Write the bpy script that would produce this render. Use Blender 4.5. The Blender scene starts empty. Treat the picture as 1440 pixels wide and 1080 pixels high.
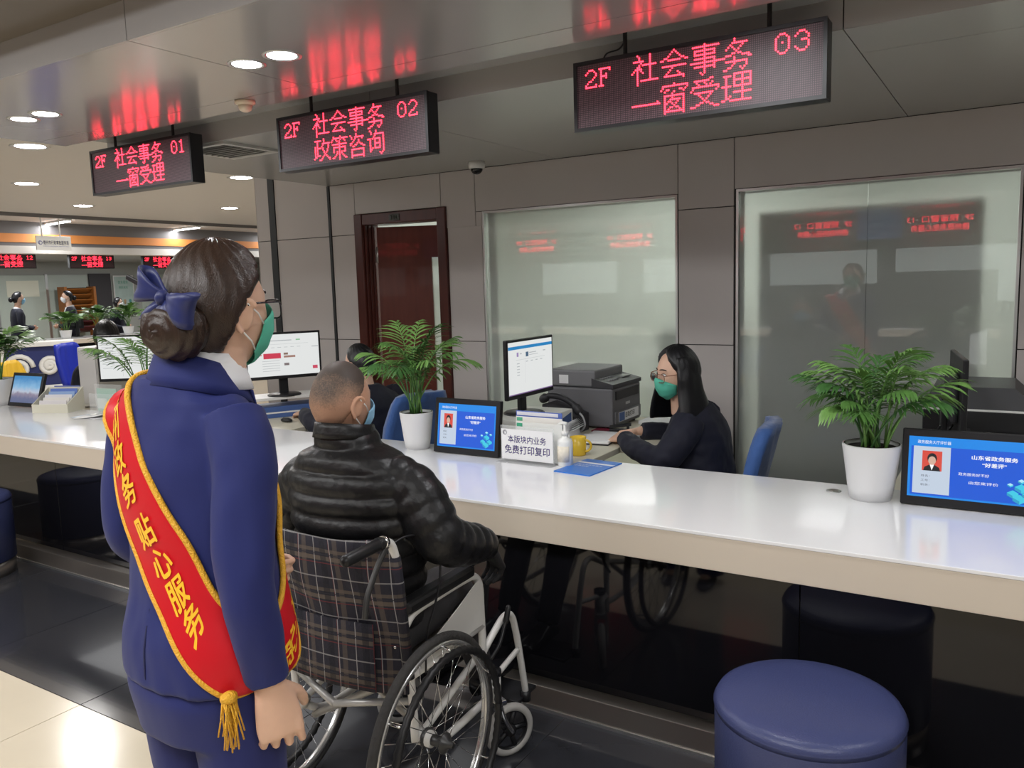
import bpy, bmesh, math, random
from math import sin, cos, pi, radians, sqrt, exp
from mathutils import Vector, Matrix, noise
from mathutils.bvhtree import BVHTree

random.seed(7)
SC = bpy.context.scene
COL = SC.collection

# ------------------------------------------------------------------ camera
cam_d = bpy.data.cameras.new('camera')
cam = bpy.data.objects.new('camera', cam_d)
COL.objects.link(cam)
SC.camera = cam
_y, _p, _r = radians(32.018), radians(7.055), radians(-1.6985)
F_ = Vector((-sin(_y) * cos(_p), cos(_y) * cos(_p), -sin(_p)))
R0 = Vector((cos(_y), sin(_y), 0))
U0 = R0.cross(F_)
R_ = cos(_r) * R0 + sin(_r) * U0
U_ = -sin(_r) * R0 + cos(_r) * U0
cam.matrix_world = Matrix(((R_.x, U_.x, -F_.x, 0), (R_.y, U_.y, -F_.y, 0), (R_.z, U_.z, -F_.z, 1.6), (0, 0, 0, 1)))
cam_d.sensor_width = 36.0
cam_d.lens = 1143.0 / 1440.0 * 36.0
cam_d.clip_start = 0.05
cam_d.clip_end = 100

# ------------------------------------------------------------------ world, exposure
W = bpy.data.worlds.new('world')
SC.world = W
W.use_nodes = True
W.node_tree.nodes['Background'].inputs[0].default_value = (0.95, 0.97, 1.0, 1)
W.node_tree.nodes['Background'].inputs[1].default_value = 0.35
SC.view_settings.view_transform = 'Standard'
SC.view_settings.look = 'None'
SC.view_settings.gamma = 1.0
SC.view_settings.use_curve_mapping = False
SC.view_settings.exposure = 0.0

def area_lamp(name, loc, sx, sy, power, color=(1, 1, 1), rot=(0, 0, 0), disk=False, spread=None):
    d = bpy.data.lights.new(name, 'AREA')
    d.energy = power
    d.color = color
    d.shape = 'DISK' if disk else 'RECTANGLE'
    d.size = sx
    if not disk:
        d.size_y = sy
    if spread:
        d.spread = radians(spread)
    o = bpy.data.objects.new(name, d)
    o.location = loc
    o.rotation_euler = rot
    COL.objects.link(o)
    return o

HALL_Z = 3.0
# rows of panel lights in the hall ceiling (fixtures are built with the ceiling)
PANELS = [(-9.2, -0.6), (-6.6, -0.6), (-4.0, -0.6), (-1.4, -0.6), (1.2, -0.6)]
for (x, y) in PANELS:
    area_lamp('ceiling_panel_lamp', (x, y, HALL_Z - 0.03), 1.6, 0.9, 50, (0.99, 0.995, 1.0))
for (x, y) in [(-7.9, 4.28), (-8.27, 7.03), (-11.4, 9.4), (-10.5, 5.6), (-12.5, 7.5)]:
    area_lamp('hall_downlight_lamp', (x, y, HALL_Z - 0.03), 0.3, 0.3, 42, (1.0, 0.98, 0.95), disk=True)
for y in (8.25, 10.9, 13.4):
    area_lamp('far_tube_lamp', (-14.62, y, 2.88), 1.0, 0.1, 14, (1.0, 1.0, 1.0))
# daylight-bright office behind the frosted glass
area_lamp('office_lamp', (-2.6, 6.3, 2.75), 1.6, 1.0, 68, (0.97, 1.0, 0.97))
area_lamp('office_lamp', (0.2, 6.3, 2.75), 1.2, 1.0, 40, (0.97, 1.0, 0.97))

# ------------------------------------------------------------------ materials
MATS = {}

def _node(nt, t, **kw):
    n = nt.nodes.new(t)
    for k, v in kw.items():
        setattr(n, k, v)
    return n

def mat(name, color, rough=0.5, metal=0.0, spec=0.5, coat=0.0, coat_rough=0.03, emit=None, estr=0.0,
        trans=0.0, ior=1.45, sheen=0.0, var=0.0, vscale=8.0, bump=0.0, bscale=60.0, alpha=1.0, sub=0.0, stretch=None):
    if name in MATS:
        return MATS[name]
    m = bpy.data.materials.new(name)
    m.use_nodes = True
    nt = m.node_tree
    b = nt.nodes['Principled BSDF']
    b.inputs['Base Color'].default_value = (*color, 1)
    b.inputs['Roughness'].default_value = rough
    b.inputs['Metallic'].default_value = metal
    b.inputs['Specular IOR Level'].default_value = spec
    b.inputs['Coat Weight'].default_value = coat
    b.inputs['Coat Roughness'].default_value = coat_rough
    b.inputs['Transmission Weight'].default_value = trans
    b.inputs['IOR'].default_value = ior
    b.inputs['Sheen Weight'].default_value = sheen
    b.inputs['Alpha'].default_value = alpha
    if sub:
        b.inputs['Subsurface Weight'].default_value = sub
        b.inputs['Subsurface Radius'].default_value = (0.012, 0.005, 0.003)
        b.inputs['Subsurface Scale'].default_value = 0.6
    if emit:
        b.inputs['Emission Color'].default_value = (*emit, 1)
        b.inputs['Emission Strength'].default_value = estr
    if var or bump:
        tc = _node(nt, 'ShaderNodeTexCoord')
        mp = _node(nt, 'ShaderNodeMapping')
        if stretch:
            mp.inputs['Scale'].default_value = stretch
        nt.links.new(tc.outputs['Object'], mp.inputs['Vector'])
    if var:
        nz = _node(nt, 'ShaderNodeTexNoise')
        nz.inputs['Scale'].default_value = vscale
        nz.inputs['Detail'].default_value = 4
        nt.links.new(mp.outputs['Vector'], nz.inputs['Vector'])
        mx = _node(nt, 'ShaderNodeMix', data_type='RGBA')
        mx.inputs['A'].default_value = (*[c * (1 - var) for c in color], 1)
        mx.inputs['B'].default_value = (*[min(1, c * (1 + var)) for c in color], 1)
        nt.links.new(nz.outputs['Fac'], mx.inputs['Factor'])
        nt.links.new(mx.outputs['Result'], b.inputs['Base Color'])
    if bump:
        nz2 = _node(nt, 'ShaderNodeTexNoise')
        nz2.inputs['Scale'].default_value = bscale
        nz2.inputs['Detail'].default_value = 3
        nt.links.new(mp.outputs['Vector'], nz2.inputs['Vector'])
        bp = _node(nt, 'ShaderNodeBump')
        bp.inputs['Strength'].default_value = bump
        bp.inputs['Distance'].default_value = 0.01
        nt.links.new(nz2.outputs['Fac'], bp.inputs['Height'])
        nt.links.new(bp.outputs['Normal'], b.inputs['Normal'])
    MATS[name] = m
    return m

def emat(name, color, strength):
    return mat(name, (0.02, 0.02, 0.02), 0.4, emit=color, estr=strength)

# ------------------------------------------------------------------ mesh building
def frame_from(d, up=Vector((0, 0, 1))):
    d = d.normalized()
    if abs(d.dot(up)) > 0.97:
        up = Vector((0, 1, 0)) if abs(d.y) < 0.9 else Vector((1, 0, 0))
    a = d.cross(up).normalized()
    b = a.cross(d).normalized()
    return a, b

class MB:
    def __init__(self):
        self.v = []
        self.f = []
        self.sm = []

    def add(self, vs, fs, smooth=False):
        o = len(self.v)
        self.v += [Vector(p) for p in vs]
        self.f += [tuple(i + o for i in f) for f in fs]
        self.sm += [smooth] * len(fs)
        return self

    def box(self, x0, x1, y0, y1, z0, z1, bev=0.0):
        if bev <= 0:
            v = [(x, y, z) for x in (x0, x1) for y in (y0, y1) for z in (z0, z1)]
            f = [(0, 1, 3, 2), (4, 6, 7, 5), (0, 4, 5, 1), (2, 3, 7, 6), (0, 2, 6, 4), (1, 5, 7, 3)]
            return self.add(v, f)
        bm = bmesh.new()
        bmesh.ops.create_cube(bm, size=1)
        for q in bm.verts:
            q.co = Vector(((x0 + x1) / 2 + q.co.x * (x1 - x0), (y0 + y1) / 2 + q.co.y * (y1 - y0), (z0 + z1) / 2 + q.co.z * (z1 - z0)))
        bmesh.ops.bevel(bm, geom=bm.edges[:], offset=bev, segments=2, profile=0.5, affect='EDGES')
        bm.verts.ensure_lookup_table()
        bm.verts.index_update()
        self.add([q.co.copy() for q in bm.verts], [tuple(q.index for q in f.verts) for f in bm.faces])
        bm.free()
        return self

    def mbox(self, M, sx, sy, sz, bev=0.0):
        t = MB().box(-sx / 2, sx / 2, -sy / 2, sy / 2, -sz / 2, sz / 2, bev)
        return self.add([M @ p for p in t.v], t.f)

    def loft(self, rings, closed=True, cap0=True, cap1=True, smooth=True):
        n = len(rings[0])
        vs = [p for r in rings for p in r]
        fs = []
        for i in range(len(rings) - 1):
            for j in range(n if closed else n - 1):
                k = (j + 1) % n
                fs.append((i * n + j, i * n + k, (i + 1) * n + k, (i + 1) * n + j))
        if cap0:
            fs.append(tuple(reversed(range(n))))
        if cap1:
            m = (len(rings) - 1) * n
            fs.append(tuple(m + j for j in range(n)))
        return self.add(vs, fs, smooth)

    def tube(self, pts, r, n=10, closed=False, smooth=True, flat=1.0, round_end=False):
        pts = [Vector(p) for p in pts]
        N = len(pts)
        rs = r if isinstance(r, (list, tuple)) else [r] * N
        rings = []
        pa = None
        for i, p in enumerate(pts):
            if closed:
                d = pts[(i + 1) % N] - pts[i - 1]
            else:
                d = pts[min(i + 1, N - 1)] - pts[max(i - 1, 0)]
            if d.length < 1e-9:
                d = Vector((0, 0, 1))
            d.normalize()
            if pa is None:
                a, b = frame_from(d)
            else:
                a = (pa - d * pa.dot(d)).normalized()
                b = a.cross(d)
            pa = a
            rings.append([p + (a * cos(2 * pi * j / n) + b * sin(2 * pi * j / n) * flat) * rs[i] for j in range(n)])
        if closed:
            rings.append(rings[0])
            return self.loft(rings, True, False, False, smooth)
        if round_end:
            d0 = (pts[0] - pts[1]).normalized()
            d1 = (pts[-1] - pts[-2]).normalized()
            def capr(ring, c, d, r):
                out = []
                for k in (0.5, 0.85):
                    out.append([c + (q - c) * sqrt(1 - k * k) + d * r * k for q in ring])
                out.append([c + (q - c) * 0.12 + d * r for q in ring])
                return out
            e0 = capr(rings[0], pts[0], d0, rs[0])
            e1 = capr(rings[-1], pts[-1], d1, rs[-1])
            rings = e0[::-1] + rings + e1
        return self.loft(rings, True, True, True, smooth)

    def lathe(self, prof, n=32, c=(0, 0, 0), axis='z', smooth=True, cap=True):
        c = Vector(c)
        rings = []
        for (r, h) in prof:
            ring = []
            for j in range(n):
                a = 2 * pi * j / n
                if axis == 'z':
                    p = Vector((r * cos(a), r * sin(a), h))
                elif axis == 'x':
                    p = Vector((h, r * cos(a), r * sin(a)))
                else:
                    p = Vector((r * sin(a), h, r * cos(a)))
                ring.append(c + p)
            rings.append(ring)
        return self.loft(rings, True, cap, cap, smooth)

    def ell(self, c, rx, ry, rz, nu=20, nv=12, M=None):
        c = Vector(c)
        rings = []
        for i in range(nv + 1):
            ph = -pi / 2 + pi * i / nv
            cp = max(cos(ph), 0.02)
            ring = []
            for j in range(nu):
                th = 2 * pi * j / nu
                p = Vector((rx * cp * cos(th), ry * cp * sin(th), rz * sin(ph)))
                ring.append(c + (M @ p if M else p))
            rings.append(ring)
        return self.loft(rings)

    def quad(self, a, b, c, d):
        return self.add([a, b, c, d], [(0, 1, 2, 3)])

    def grid(self, P, smooth=True, wrap=False):
        nu, nv = len(P), len(P[0])
        vs = [p for r in P for p in r]
        fs = []
        for i in range(nu - 1):
            for j in range(nv if wrap else nv - 1):
                k = (j + 1) % nv
                fs.append((i * nv + j, i * nv + k, (i + 1) * nv + k, (i + 1) * nv + j))
        return self.add(vs, fs, smooth)

    def sheet(self, P, th, smooth=True):
        """a curved sheet P[i][j] with real thickness th along its own normals"""
        nu, nv = len(P), len(P[0])
        Q = []
        for i in range(nu):
            row = []
            for j in range(nv):
                du = Vector(P[min(i + 1, nu - 1)][j]) - Vector(P[max(i - 1, 0)][j])
                dv = Vector(P[i][min(j + 1, nv - 1)]) - Vector(P[i][max(j - 1, 0)])
                n = du.cross(dv)
                n = n.normalized() if n.length > 1e-12 else Vector((0, 0, 1))
                row.append(Vector(P[i][j]) + n * th)
            Q.append(row)
        rings = [[*P[i], *reversed(Q[i])] for i in range(nu)]
        return self.loft(rings, True, True, True, smooth)

    def xform(self, M):
        self.v = [M @ p for p in self.v]
        return self

    def mesh(self, name):
        me = bpy.data.meshes.new(name)
        me.from_pydata([tuple(p) for p in self.v], [], self.f)
        me.polygons.foreach_set('use_smooth', self.sm)
        me.validate()
        bm = bmesh.new()
        bm.from_mesh(me)
        bmesh.ops.recalc_face_normals(bm, faces=bm.faces)
        bm.to_mesh(me)
        bm.free()
        return me

    def build(self, name, m, parent=None, loc=None, weld=False):
        o = bpy.data.objects.new(name, self.mesh(name))
        if m:
            o.data.materials.append(m)
        COL.objects.link(o)
        if parent:
            o.parent = parent
        if loc:
            o.location = loc
        return o

def tag(o, label=None, cat=None, group=None, kind=None):
    if label:
        o['label'] = label
    if cat:
        o['category'] = cat
    if group:
        o['group'] = group
    if kind:
        o['kind'] = kind
    return o

def root(name, label, cat, loc=(0, 0, 0), rz=0.0, group=None, scale=1.0):
    o = bpy.data.objects.new(name, None)
    o.empty_display_size = 0.1
    COL.objects.link(o)
    o.location = loc
    o.rotation_euler = (0, 0, rz)
    o.scale = (scale,) * 3
    return tag(o, label, cat, group)

def struct(name):
    o = bpy.data.objects.new(name, None)
    COL.objects.link(o)
    o['kind'] = 'structure'
    return o

def kids(o):
    return [c for c in bpy.data.objects if c.parent == o]

def copy_tree(o, parent=None):
    c = o.copy()
    COL.objects.link(c)
    c.parent = parent
    for ch in kids(o):
        copy_tree(ch, c)
    return c

_TXT = {}
def text_polys(body, size=1.0, bold=0.0, shear=0.0):
    """(verts, faces) of flat lettering, x from 0, baseline at y = 0"""
    k = (body, bold, shear)
    if k not in _TXT:
        cu = bpy.data.curves.new('lettering', 'FONT')
        cu.body = body
        cu.size = 1.0
        cu.resolution_u = 2
        o = bpy.data.objects.new('lettering', cu)
        COL.objects.link(o)
        bpy.context.view_layer.update()
        dg = bpy.context.evaluated_depsgraph_get()
        me = o.evaluated_get(dg).to_mesh()
        v_ = [Vector((v.co.x + shear * v.co.y, v.co.y, 0)) for v in me.vertices]
        f_ = [tuple(p.vertices) for p in me.polygons]
        if bold:
            V2, F2 = [], []
            for dx, dy in ((-1, 0), (1, 0), (0, -1), (0, 1), (-0.7, -0.7), (0.7, 0.7), (-0.7, 0.7), (0.7, -0.7)):
                o_ = len(V2)
                V2 += [p + Vector((dx * bold, dy * bold, 0)) for p in v_]
                F2 += [tuple(i + o_ for i in f) for f in f_]
            v_, f_ = V2, F2
        _TXT[k] = (v_, f_)
        o.evaluated_get(dg).to_mesh_clear()
        bpy.data.objects.remove(o)
        bpy.data.curves.remove(cu)
    v, f = _TXT[k]
    return [p * size for p in v], f

def text_width(body, size, bold=0.0):
    v, f = text_polys(body, size, bold)
    return min(p.x for p in v), max(p.x for p in v)

def text_obj(name, body, size, M, m, parent=None, center=False, bold=0.0, width=None):
    """lettering on the plane of M (x right, y up, z out)"""
    v, f = text_polys(body, size, bold)
    x0, x1 = min(p.x for p in v), max(p.x for p in v)
    s = 1.0 if not width else width / (x1 - x0)
    dx = -(x0 + x1) / 2 if center else -x0
    mb = MB().add([M @ Vector(((p.x + dx) * s, p.y, 0)) for p in v], f)
    o = bpy.data.objects.new(name, None)
    bpy.data.objects.remove(o)
    me = bpy.data.meshes.new(name)
    me.from_pydata([tuple(p) for p in mb.v], [], mb.f)
    me.materials.append(m)
    o = bpy.data.objects.new(name, me)
    COL.objects.link(o)
    if parent:
        o.parent = parent
    return o

def remeshed(mb, voxel, smooth_it=4, fac=0.5):
    """one continuous surface from overlapping closed volumes"""
    me = mb.mesh('tmp')
    o = bpy.data.objects.new('tmp', me)
    COL.objects.link(o)
    r = o.modifiers.new('r', 'REMESH')
    r.mode = 'VOXEL'
    r.voxel_size = voxel
    r.use_smooth_shade = True
    if smooth_it:
        s = o.modifiers.new('s', 'SMOOTH')
        s.iterations = smooth_it
        s.factor = fac
    bpy.context.view_layer.update()
    dg = bpy.context.evaluated_depsgraph_get()
    out = bpy.data.meshes.new_from_object(o.evaluated_get(dg))
    bpy.data.objects.remove(o)
    bpy.data.meshes.remove(me)
    for p in out.polygons:
        p.use_smooth = True
    return out

def mesh_obj(name, me, m, parent=None):
    me.name = name
    o = bpy.data.objects.new(name, me)
    me.materials.clear()
    me.materials.append(m)
    COL.objects.link(o)
    if parent:
        o.parent = parent
    return o

def catmull(P, n=8, closed=False):
    P = [Vector(p) for p in P]
    out = []
    N = len(P)
    rng = range(N) if closed else range(N - 1)
    for i in rng:
        p0 = P[(i - 1) % N] if closed or i > 0 else P[0] * 2 - P[1]
        p1, p2 = P[i], P[(i + 1) % N]
        p3 = P[(i + 2) % N] if closed or i + 2 < N else P[-1] * 2 - P[-2]
        for k in range(n):
            t = k / n
            out.append(0.5 * ((2 * p1) + (p2 - p0) * t + (2 * p0 - 5 * p1 + 4 * p2 - p3) * t * t + (3 * p1 - p0 - 3 * p2 + p3) * t ** 3))
    if not closed:
        out.append(P[-1])
    return out

def interp(tab, z):
    """piecewise-linear table [(z, a, b, ...)]"""
    if z <= tab[0][0]:
        return tab[0][1:]
    for a, b in zip(tab, tab[1:]):
        if z <= b[0]:
            t = (z - a[0]) / (b[0] - a[0])
            t = t * t * (3 - 2 * t) * 0.5 + t * 0.5
            return tuple(p + (q - p) * t for p, q in zip(a[1:], b[1:]))
    return tab[-1][1:]

def smooth01(a, b, x):
    t = max(0.0, min(1.0, (x - a) / (b - a)))
    return t * t * (3 - 2 * t)

# M for things that face the visitors' side (-Y): x right, y up, z towards -Y
def M_face(x, y, z, rz=0.0, tilt=0.0):
    return Matrix.Translation((x, y, z)) @ Matrix.Rotation(rz, 4, 'Z') @ Matrix.Rotation(pi / 2 + tilt, 4, 'X')

# ================================================================== STRUCTURE
M_grout = mat('floor grout', (0.16, 0.15, 0.14), 0.7)
M_tile_dark = mat('dark polished floor tile', (0.035, 0.036, 0.042), 0.13, var=0.25, vscale=3, coat=0.3)
M_tile_light = mat('cream polished floor tile', (0.70, 0.62, 0.48), 0.16, var=0.06, vscale=4, coat=0.3)
M_panel = mat('grey wall panel', (0.52, 0.485, 0.47), 0.42, var=0.05, vscale=2.0, bump=0.02, bscale=300)
M_backing = mat('wall backing dark', (0.03, 0.028, 0.026), 0.8)
M_strip = mat('charcoal trim', (0.028, 0.031, 0.033), 0.45)
M_canopy = mat('glossy canopy panel', (0.31, 0.30, 0.30), 0.20, spec=0.75, var=0.03, vscale=1.5, coat=0.45, coat_rough=0.12)
M_soffit = mat('satin soffit panel', (0.36, 0.35, 0.34), 0.24, spec=0.6, var=0.03, vscale=1.5)
M_white_paint = mat('white ceiling paint', (0.62, 0.60, 0.58), 0.7, var=0.02)
M_bulk = mat('bulkhead paint', (0.16, 0.135, 0.11), 0.5)
M_orange = mat('orange fascia band', (0.72, 0.28, 0.08), 0.5)
M_alu = mat('brushed aluminium', (0.62, 0.63, 0.62), 0.32, metal=0.9)
M_light = emat('lamp diffuser', (1.0, 1.0, 1.0), 14.0)
M_light2 = emat('downlight diffuser', (0.96, 0.97, 1.0), 30.0)
M_office = mat('office wall paint', (0.74, 0.77, 0.73), 0.8)

# ---- floor: one tile, one piece
floor = MB().box(-20, 5, -6.2, 17, -0.2, -0.006).build('floor', mat('hall floor tile', (0.55, 0.48, 0.38), 0.2))
tag(floor, kind='structure')
TS = 0.86
tile_me = {}
for r in range(-3, 2):
    y0 = 1.65 + r * TS if r < 1 else None
    rows = []
for row, (y0, dark) in enumerate([(1.65, True), (0.79, False), (-0.07, False), (-0.93, False), (-1.79, False)]):
    for k in range(-7, 6):
        x0 = -3.085 + k * TS
        key = dark
        if key not in tile_me:
            tile_me[key] = MB().box(0.0015, TS - 0.0015, 0.0015, TS - 0.0015, -0.006, 0.0, 0.0008).mesh('floor_tile')
            tile_me[key].materials.append(M_tile_dark if dark else M_tile_light)
        o = bpy.data.objects.new('floor_tile', tile_me[key])
        o.location = (x0, y0, 0)
        COL.objects.link(o)
        o.parent = floor

# ---- back wall with its panels
YW = 4.8
wb = MB()
wb.box(-5.49, -4.36, YW + 0.014, YW + 0.16, 0, 3.0)
wb.box(-4.36, -3.53, YW + 0.014, YW + 0.16, 2.14, 3.0)
wb.box(-3.53, -3.20, YW + 0.014, YW + 0.16, 0, 3.0)
wb.box(-3.20, -1.79, YW + 0.014, YW + 0.16, 2.09, 3.0)
wb.box(-3.20, -1.79, YW + 0.014, YW + 0.16, 0, 0.1)
wb.box(-1.79, -1.42, YW + 0.014, YW + 0.16, 0, 3.0)
wb.box(-1.42, -0.01, YW + 0.014, YW + 0.16, 2.09, 3.0)
wb.box(-1.42, -0.01, YW + 0.014, YW + 0.16, 0, 0.1)
wb.box(-0.01, 4.5, YW + 0.014, YW + 0.16, 0, 3.0)
wall_back = wb.build('wall_back', M_backing)
tag(wall_back, kind='structure')

def wpanel(x0, x1, z0, z1, m=M_panel, name='wall_panel', y0=None):
    g = 0.0025
    o = MB().box(x0 + g, x1 - g, YW if y0 is None else y0, YW + 0.014, z0 + g, z1 - g, 0.0015).build(name, m, wall_back)
    return o

ZR = [0.0, 0.40, 1.195, 2.01]
def column(x0, x1, top):
    for a, b in zip(ZR, ZR[1:]):
        wpanel(x0, x1, a, b)
    wpanel(x0, x1, 2.01, top)
column(-5.49, -5.337, 3.0)
column(-5.261, -4.669, 3.0)
column(-4.639, -4.385, 2.40)
wpanel(-4.385, -3.56, 2.16, 2.40)
wpanel(-3.56, -3.262, 2.005, 2.40)
for a, b in zip(ZR, ZR[1:]):
    wpanel(-3.51, -3.21, a, b)
wpanel(-3.262, -1.779, 2.105, 2.40)
wpanel(-3.262, -3.208, 2.005, 2.105)
column(-1.779, -1.436, 2.40)
wpanel(-1.436, -0.002, 2.105, 2.40)
column(-0.002, 0.90, 2.40)
column(0.90, 1.8, 2.40)
column(1.8, 2.7, 2.40)
wpanel(-5.337, -5.261, 0, 3.0, M_strip, 'trim_strip', YW - 0.006)
wpanel(-4.669, -4.639, 0, 2.40, M_strip, 'trim_strip', YW - 0.006)
# wall end face
MB().box(-5.494, -5.49, YW, YW + 0.16, 0, 3.0).build('wall_end_panel', M_panel, wall_back)

# ---- windows: frosted glass panes in thin aluminium frames
def frosted(name, base, trans, rough):
    m = bpy.data.materials.new(name)
    m.use_nodes = True
    nt = m.node_tree
    b = nt.nodes['Principled BSDF']
    b.inputs['Base Color'].default_value = (*base, 1)
    b.inputs['Roughness'].default_value = rough
    b.inputs['Transmission Weight'].default_value = trans
    b.inputs['IOR'].default_value = 1.12
    b.inputs['Coat Weight'].default_value = 1.0
    b.inputs['Coat Roughness'].default_value = 0.0
    b.inputs['Coat IOR'].default_value = 2.0
    return m
M_frost = frosted('frosted green glass', (0.79, 0.83, 0.79), 0.72, 0.42)

def window(idx, x0, x1, z0, z1, nx):
    w = struct('window_%d' % idx)
    f = 0.014
    fr = MB()
    fr.box(x0, x0 + f, YW - 0.004, YW + 0.05, z0, z1)
    fr.box(x1 - f, x1, YW - 0.004, YW + 0.05, z0, z1)
    fr.box(x0 + f, x1 - f, YW - 0.004, YW + 0.05, z1 - f, z1)
    fr.box(x0 + f, x1 - f, YW - 0.004, YW + 0.05, z0, z0 + f)
    fr.build('window_frame', M_alu, w)
    for k in range(nx):
        a = x0 + f + (x1 - x0 - 2 * f) * k / nx
        b = x0 + f + (x1 - x0 - 2 * f) * (k + 1) / nx
        MB().box(a + 0.001, b - 0.001, YW + 0.02, YW + 0.028, z0 + f, z1 - f).build('pane', M_frost, w)
    return w
window(1, -3.205, -1.782, 0.1, 2.103, 1)
window(2, -1.424, -0.006, 0.1, 2.103, 2)

# ---- office behind the glass
off = MB()
off.box(-5.0, 2.2, 7.6, 7.7, 0, 2.9)
off.box(-5.1, -5.0, 4.97, 7.7, 0, 2.9)
off.box(2.2, 2.3, 4.97, 7.7, 0, 2.9)
off.box(-5.0, 2.2, 4.97, 7.6, 2.85, 2.9)
tag(off.build('wall_office', M_office), kind='structure')
bd = root('partition_board', 'dark office partition board standing behind the frosted window beside the black printer', 'partition', (-0.74, 5.22, 0))
MB().box(-0.66, 0.56, -0.02, 0.02, 0.04, 1.99, 0.006).build('board', mat('charcoal board', (0.045, 0.05, 0.045), 0.7), bd)
for sx in (-0.5, 0.4):
    MB().box(sx - 0.03, sx + 0.03, -0.1, 0.1, 0.0, 0.045, 0.004).build('foot', M_strip, bd)
cb = root('filing_cabinet', 'grey filing cabinet blurred behind the frosted window behind the printer', 'cabinet', (-2.0, 5.9, 0))
MB().box(-0.25, 0.3, -0.25, 0.25, 0, 1.22, 0.006).build('body', mat('cabinet grey', (0.16, 0.18, 0.17), 0.5), cb)
for k in range(4):
    d = MB().box(-0.23, 0.28, -0.268, -0.25, 0.06 + k * 0.285, 0.32 + k * 0.285, 0.004).build('drawer', mat('cabinet grey', (0.1,) * 3), cb)
    MB().box(-0.06, 0.11, -0.285, -0.268, 0.2 + k * 0.285, 0.225 + k * 0.285, 0.003).build('handle', M_alu, d)

# ---- door 244
M_wood = mat('dark red door wood', (0.075, 0.017, 0.012), 0.28, var=0.35, vscale=5, stretch=(6, 6, 0.6), coat=0.2)
M_wood2 = mat('door leaf wood', (0.13, 0.03, 0.018), 0.3, var=0.3, vscale=5, stretch=(6, 6, 0.6), coat=0.2)
dr = struct('door_1')
MB().box(-4.385, -4.305, YW - 0.022, YW + 0.17, 0, 2.16, 0.006).build('door_jamb', M_wood, dr)
MB().box(-3.59, -3.512, YW - 0.022, YW + 0.17, 0, 2.16, 0.006).build('door_jamb', M_wood, dr)
MB().box(-4.305, -3.59, YW - 0.018, YW + 0.17, 2.075, 2.155, 0.005).build('door_head', M_wood, dr)
for k, (dx, dy) in enumerate([(0.0, 0.0), (0.010, 0.03), (0.020, 0.06)]):
    MB().box(-4.305 + dx, -4.290 + dx, YW + dy, YW + dy + 0.025, 0, 2.075, 0.003).build('stop_bead', M_wood, dr)
pl = MB().box(-4.03, -3.93, YW - 0.024, YW - 0.018, 2.092, 2.138, 0.002).build('number_plate', mat('number plate', (0.05, 0.055, 0.045), 0.4), dr)
text_obj('door_number', '244', 0.044, M_face(-3.98, YW - 0.0245, 2.099), mat('plate lettering', (0.72, 0.78, 0.68), 0.4), pl, center=True, bold=0.006)
ang = radians(25)
LF = Matrix.Translation((-4.262, YW + 0.10, 0)) @ Matrix.Rotation(ang, 4, 'Z')
leaf = MB()
leaf.box(0.0, 0.425, 0, 0.04, 0.01, 2.062)
leaf.box(0.56, 0.72, 0, 0.04, 0.01, 2.062)
leaf.box(0.425, 0.56, 0, 0.04, 1.82, 2.062)
leaf.box(0.425, 0.56, 0, 0.04, 0.01, 0.25)
lf = leaf.xform(LF).build('door_leaf', M_wood2, dr)
MB().box(0.425, 0.56, 0.012, 0.028, 0.25, 1.82).xform(LF).build('vision_pane', M_frost, lf)
for z in (0.35, 1.85):
    MB().lathe([(0.009, -0.06), (0.009, 0.06)], 10, (-0.005, 0.0, z)).xform(LF).build('hinge', M_alu, lf)
MB().tube([LF @ Vector(p) for p in [(0.64, -0.005, 1.02), (0.64, -0.055, 1.02), (0.54, -0.055, 1.02)]], 0.009, 8).build('handle', M_alu, lf)

# ---- hall ceiling, bulkhead and the canopy over the counter
ceil = MB()
ceil.box(-14.1, 5, -6.2, 1.45, HALL_Z, HALL_Z + 0.1)
ceil.box(-14.1, -4.65, 1.45, 17, HALL_Z, HALL_Z + 0.1)
ceil.box(-20, -14.1, -6.2, 17, HALL_Z - 0.06, HALL_Z + 0.1)
tag(ceil.build('ceiling', M_white_paint), kind='structure')

cn = struct('ceiling_canopy')
XS = [-4.65, -2.59, -0.53, 1.53, 3.59]
g = 0.002
for a, b in zip(XS, XS[1:]):
    MB().box(a + g, b - g, 1.772, 2.555 - g, 2.45, 2.46).build('canopy_panel', M_canopy, cn)
    MB().box(a + g, b - g, 2.555 + g, 2.72, 2.45, 2.46).build('canopy_edge_panel', M_canopy, cn)
    MB().box(a + g, b - g, 1.76, 1.771, 2.45, 2.58).build('fascia_panel', M_canopy, cn)
    MB().box(a + g, b - g, 2.975, 2.985, 2.40, 2.50).build('inner_fascia_panel', M_soffit, cn)
    if a < -0.6:
        MB().box(a + g, b - g, 2.986, 4.8, 2.40, 2.41).build('soffit_panel', M_soffit, cn)
    else:
        MB().box(a + g, b - g, 2.986, 3.33 - g, 2.40, 2.41).build('soffit_panel', M_soffit, cn)
        MB().box(a + g, b - g, 3.33 + g, 4.8, 2.40, 2.41).build('soffit_panel', M_soffit, cn)
MB().box(-4.65, 3.59, 1.77, 4.81, 2.50, 2.60).build('canopy_core', M_soffit, cn)
MB().box(-4.65, 3.59, 1.775, 2.71, 2.461, 2.5).build('canopy_core', M_backing, cn)
MB().box(-4.65, 3.59, 2.99, 4.79, 2.411, 2.5).build('canopy_core', M_backing, cn)
MB().box(-4.652, 3.59, 2.60, 2.612, 2.488, 2.5).build('slot_rail', M_alu, cn)
MB().box(-4.653, -4.65, 1.76, 2.72, 2.45, 2.58).build('end_panel', M_canopy, cn)
MB().box(-4.653, -4.65, 2.975, 4.8, 2.40, 2.58).build('end_panel', M_soffit, cn)
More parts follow.
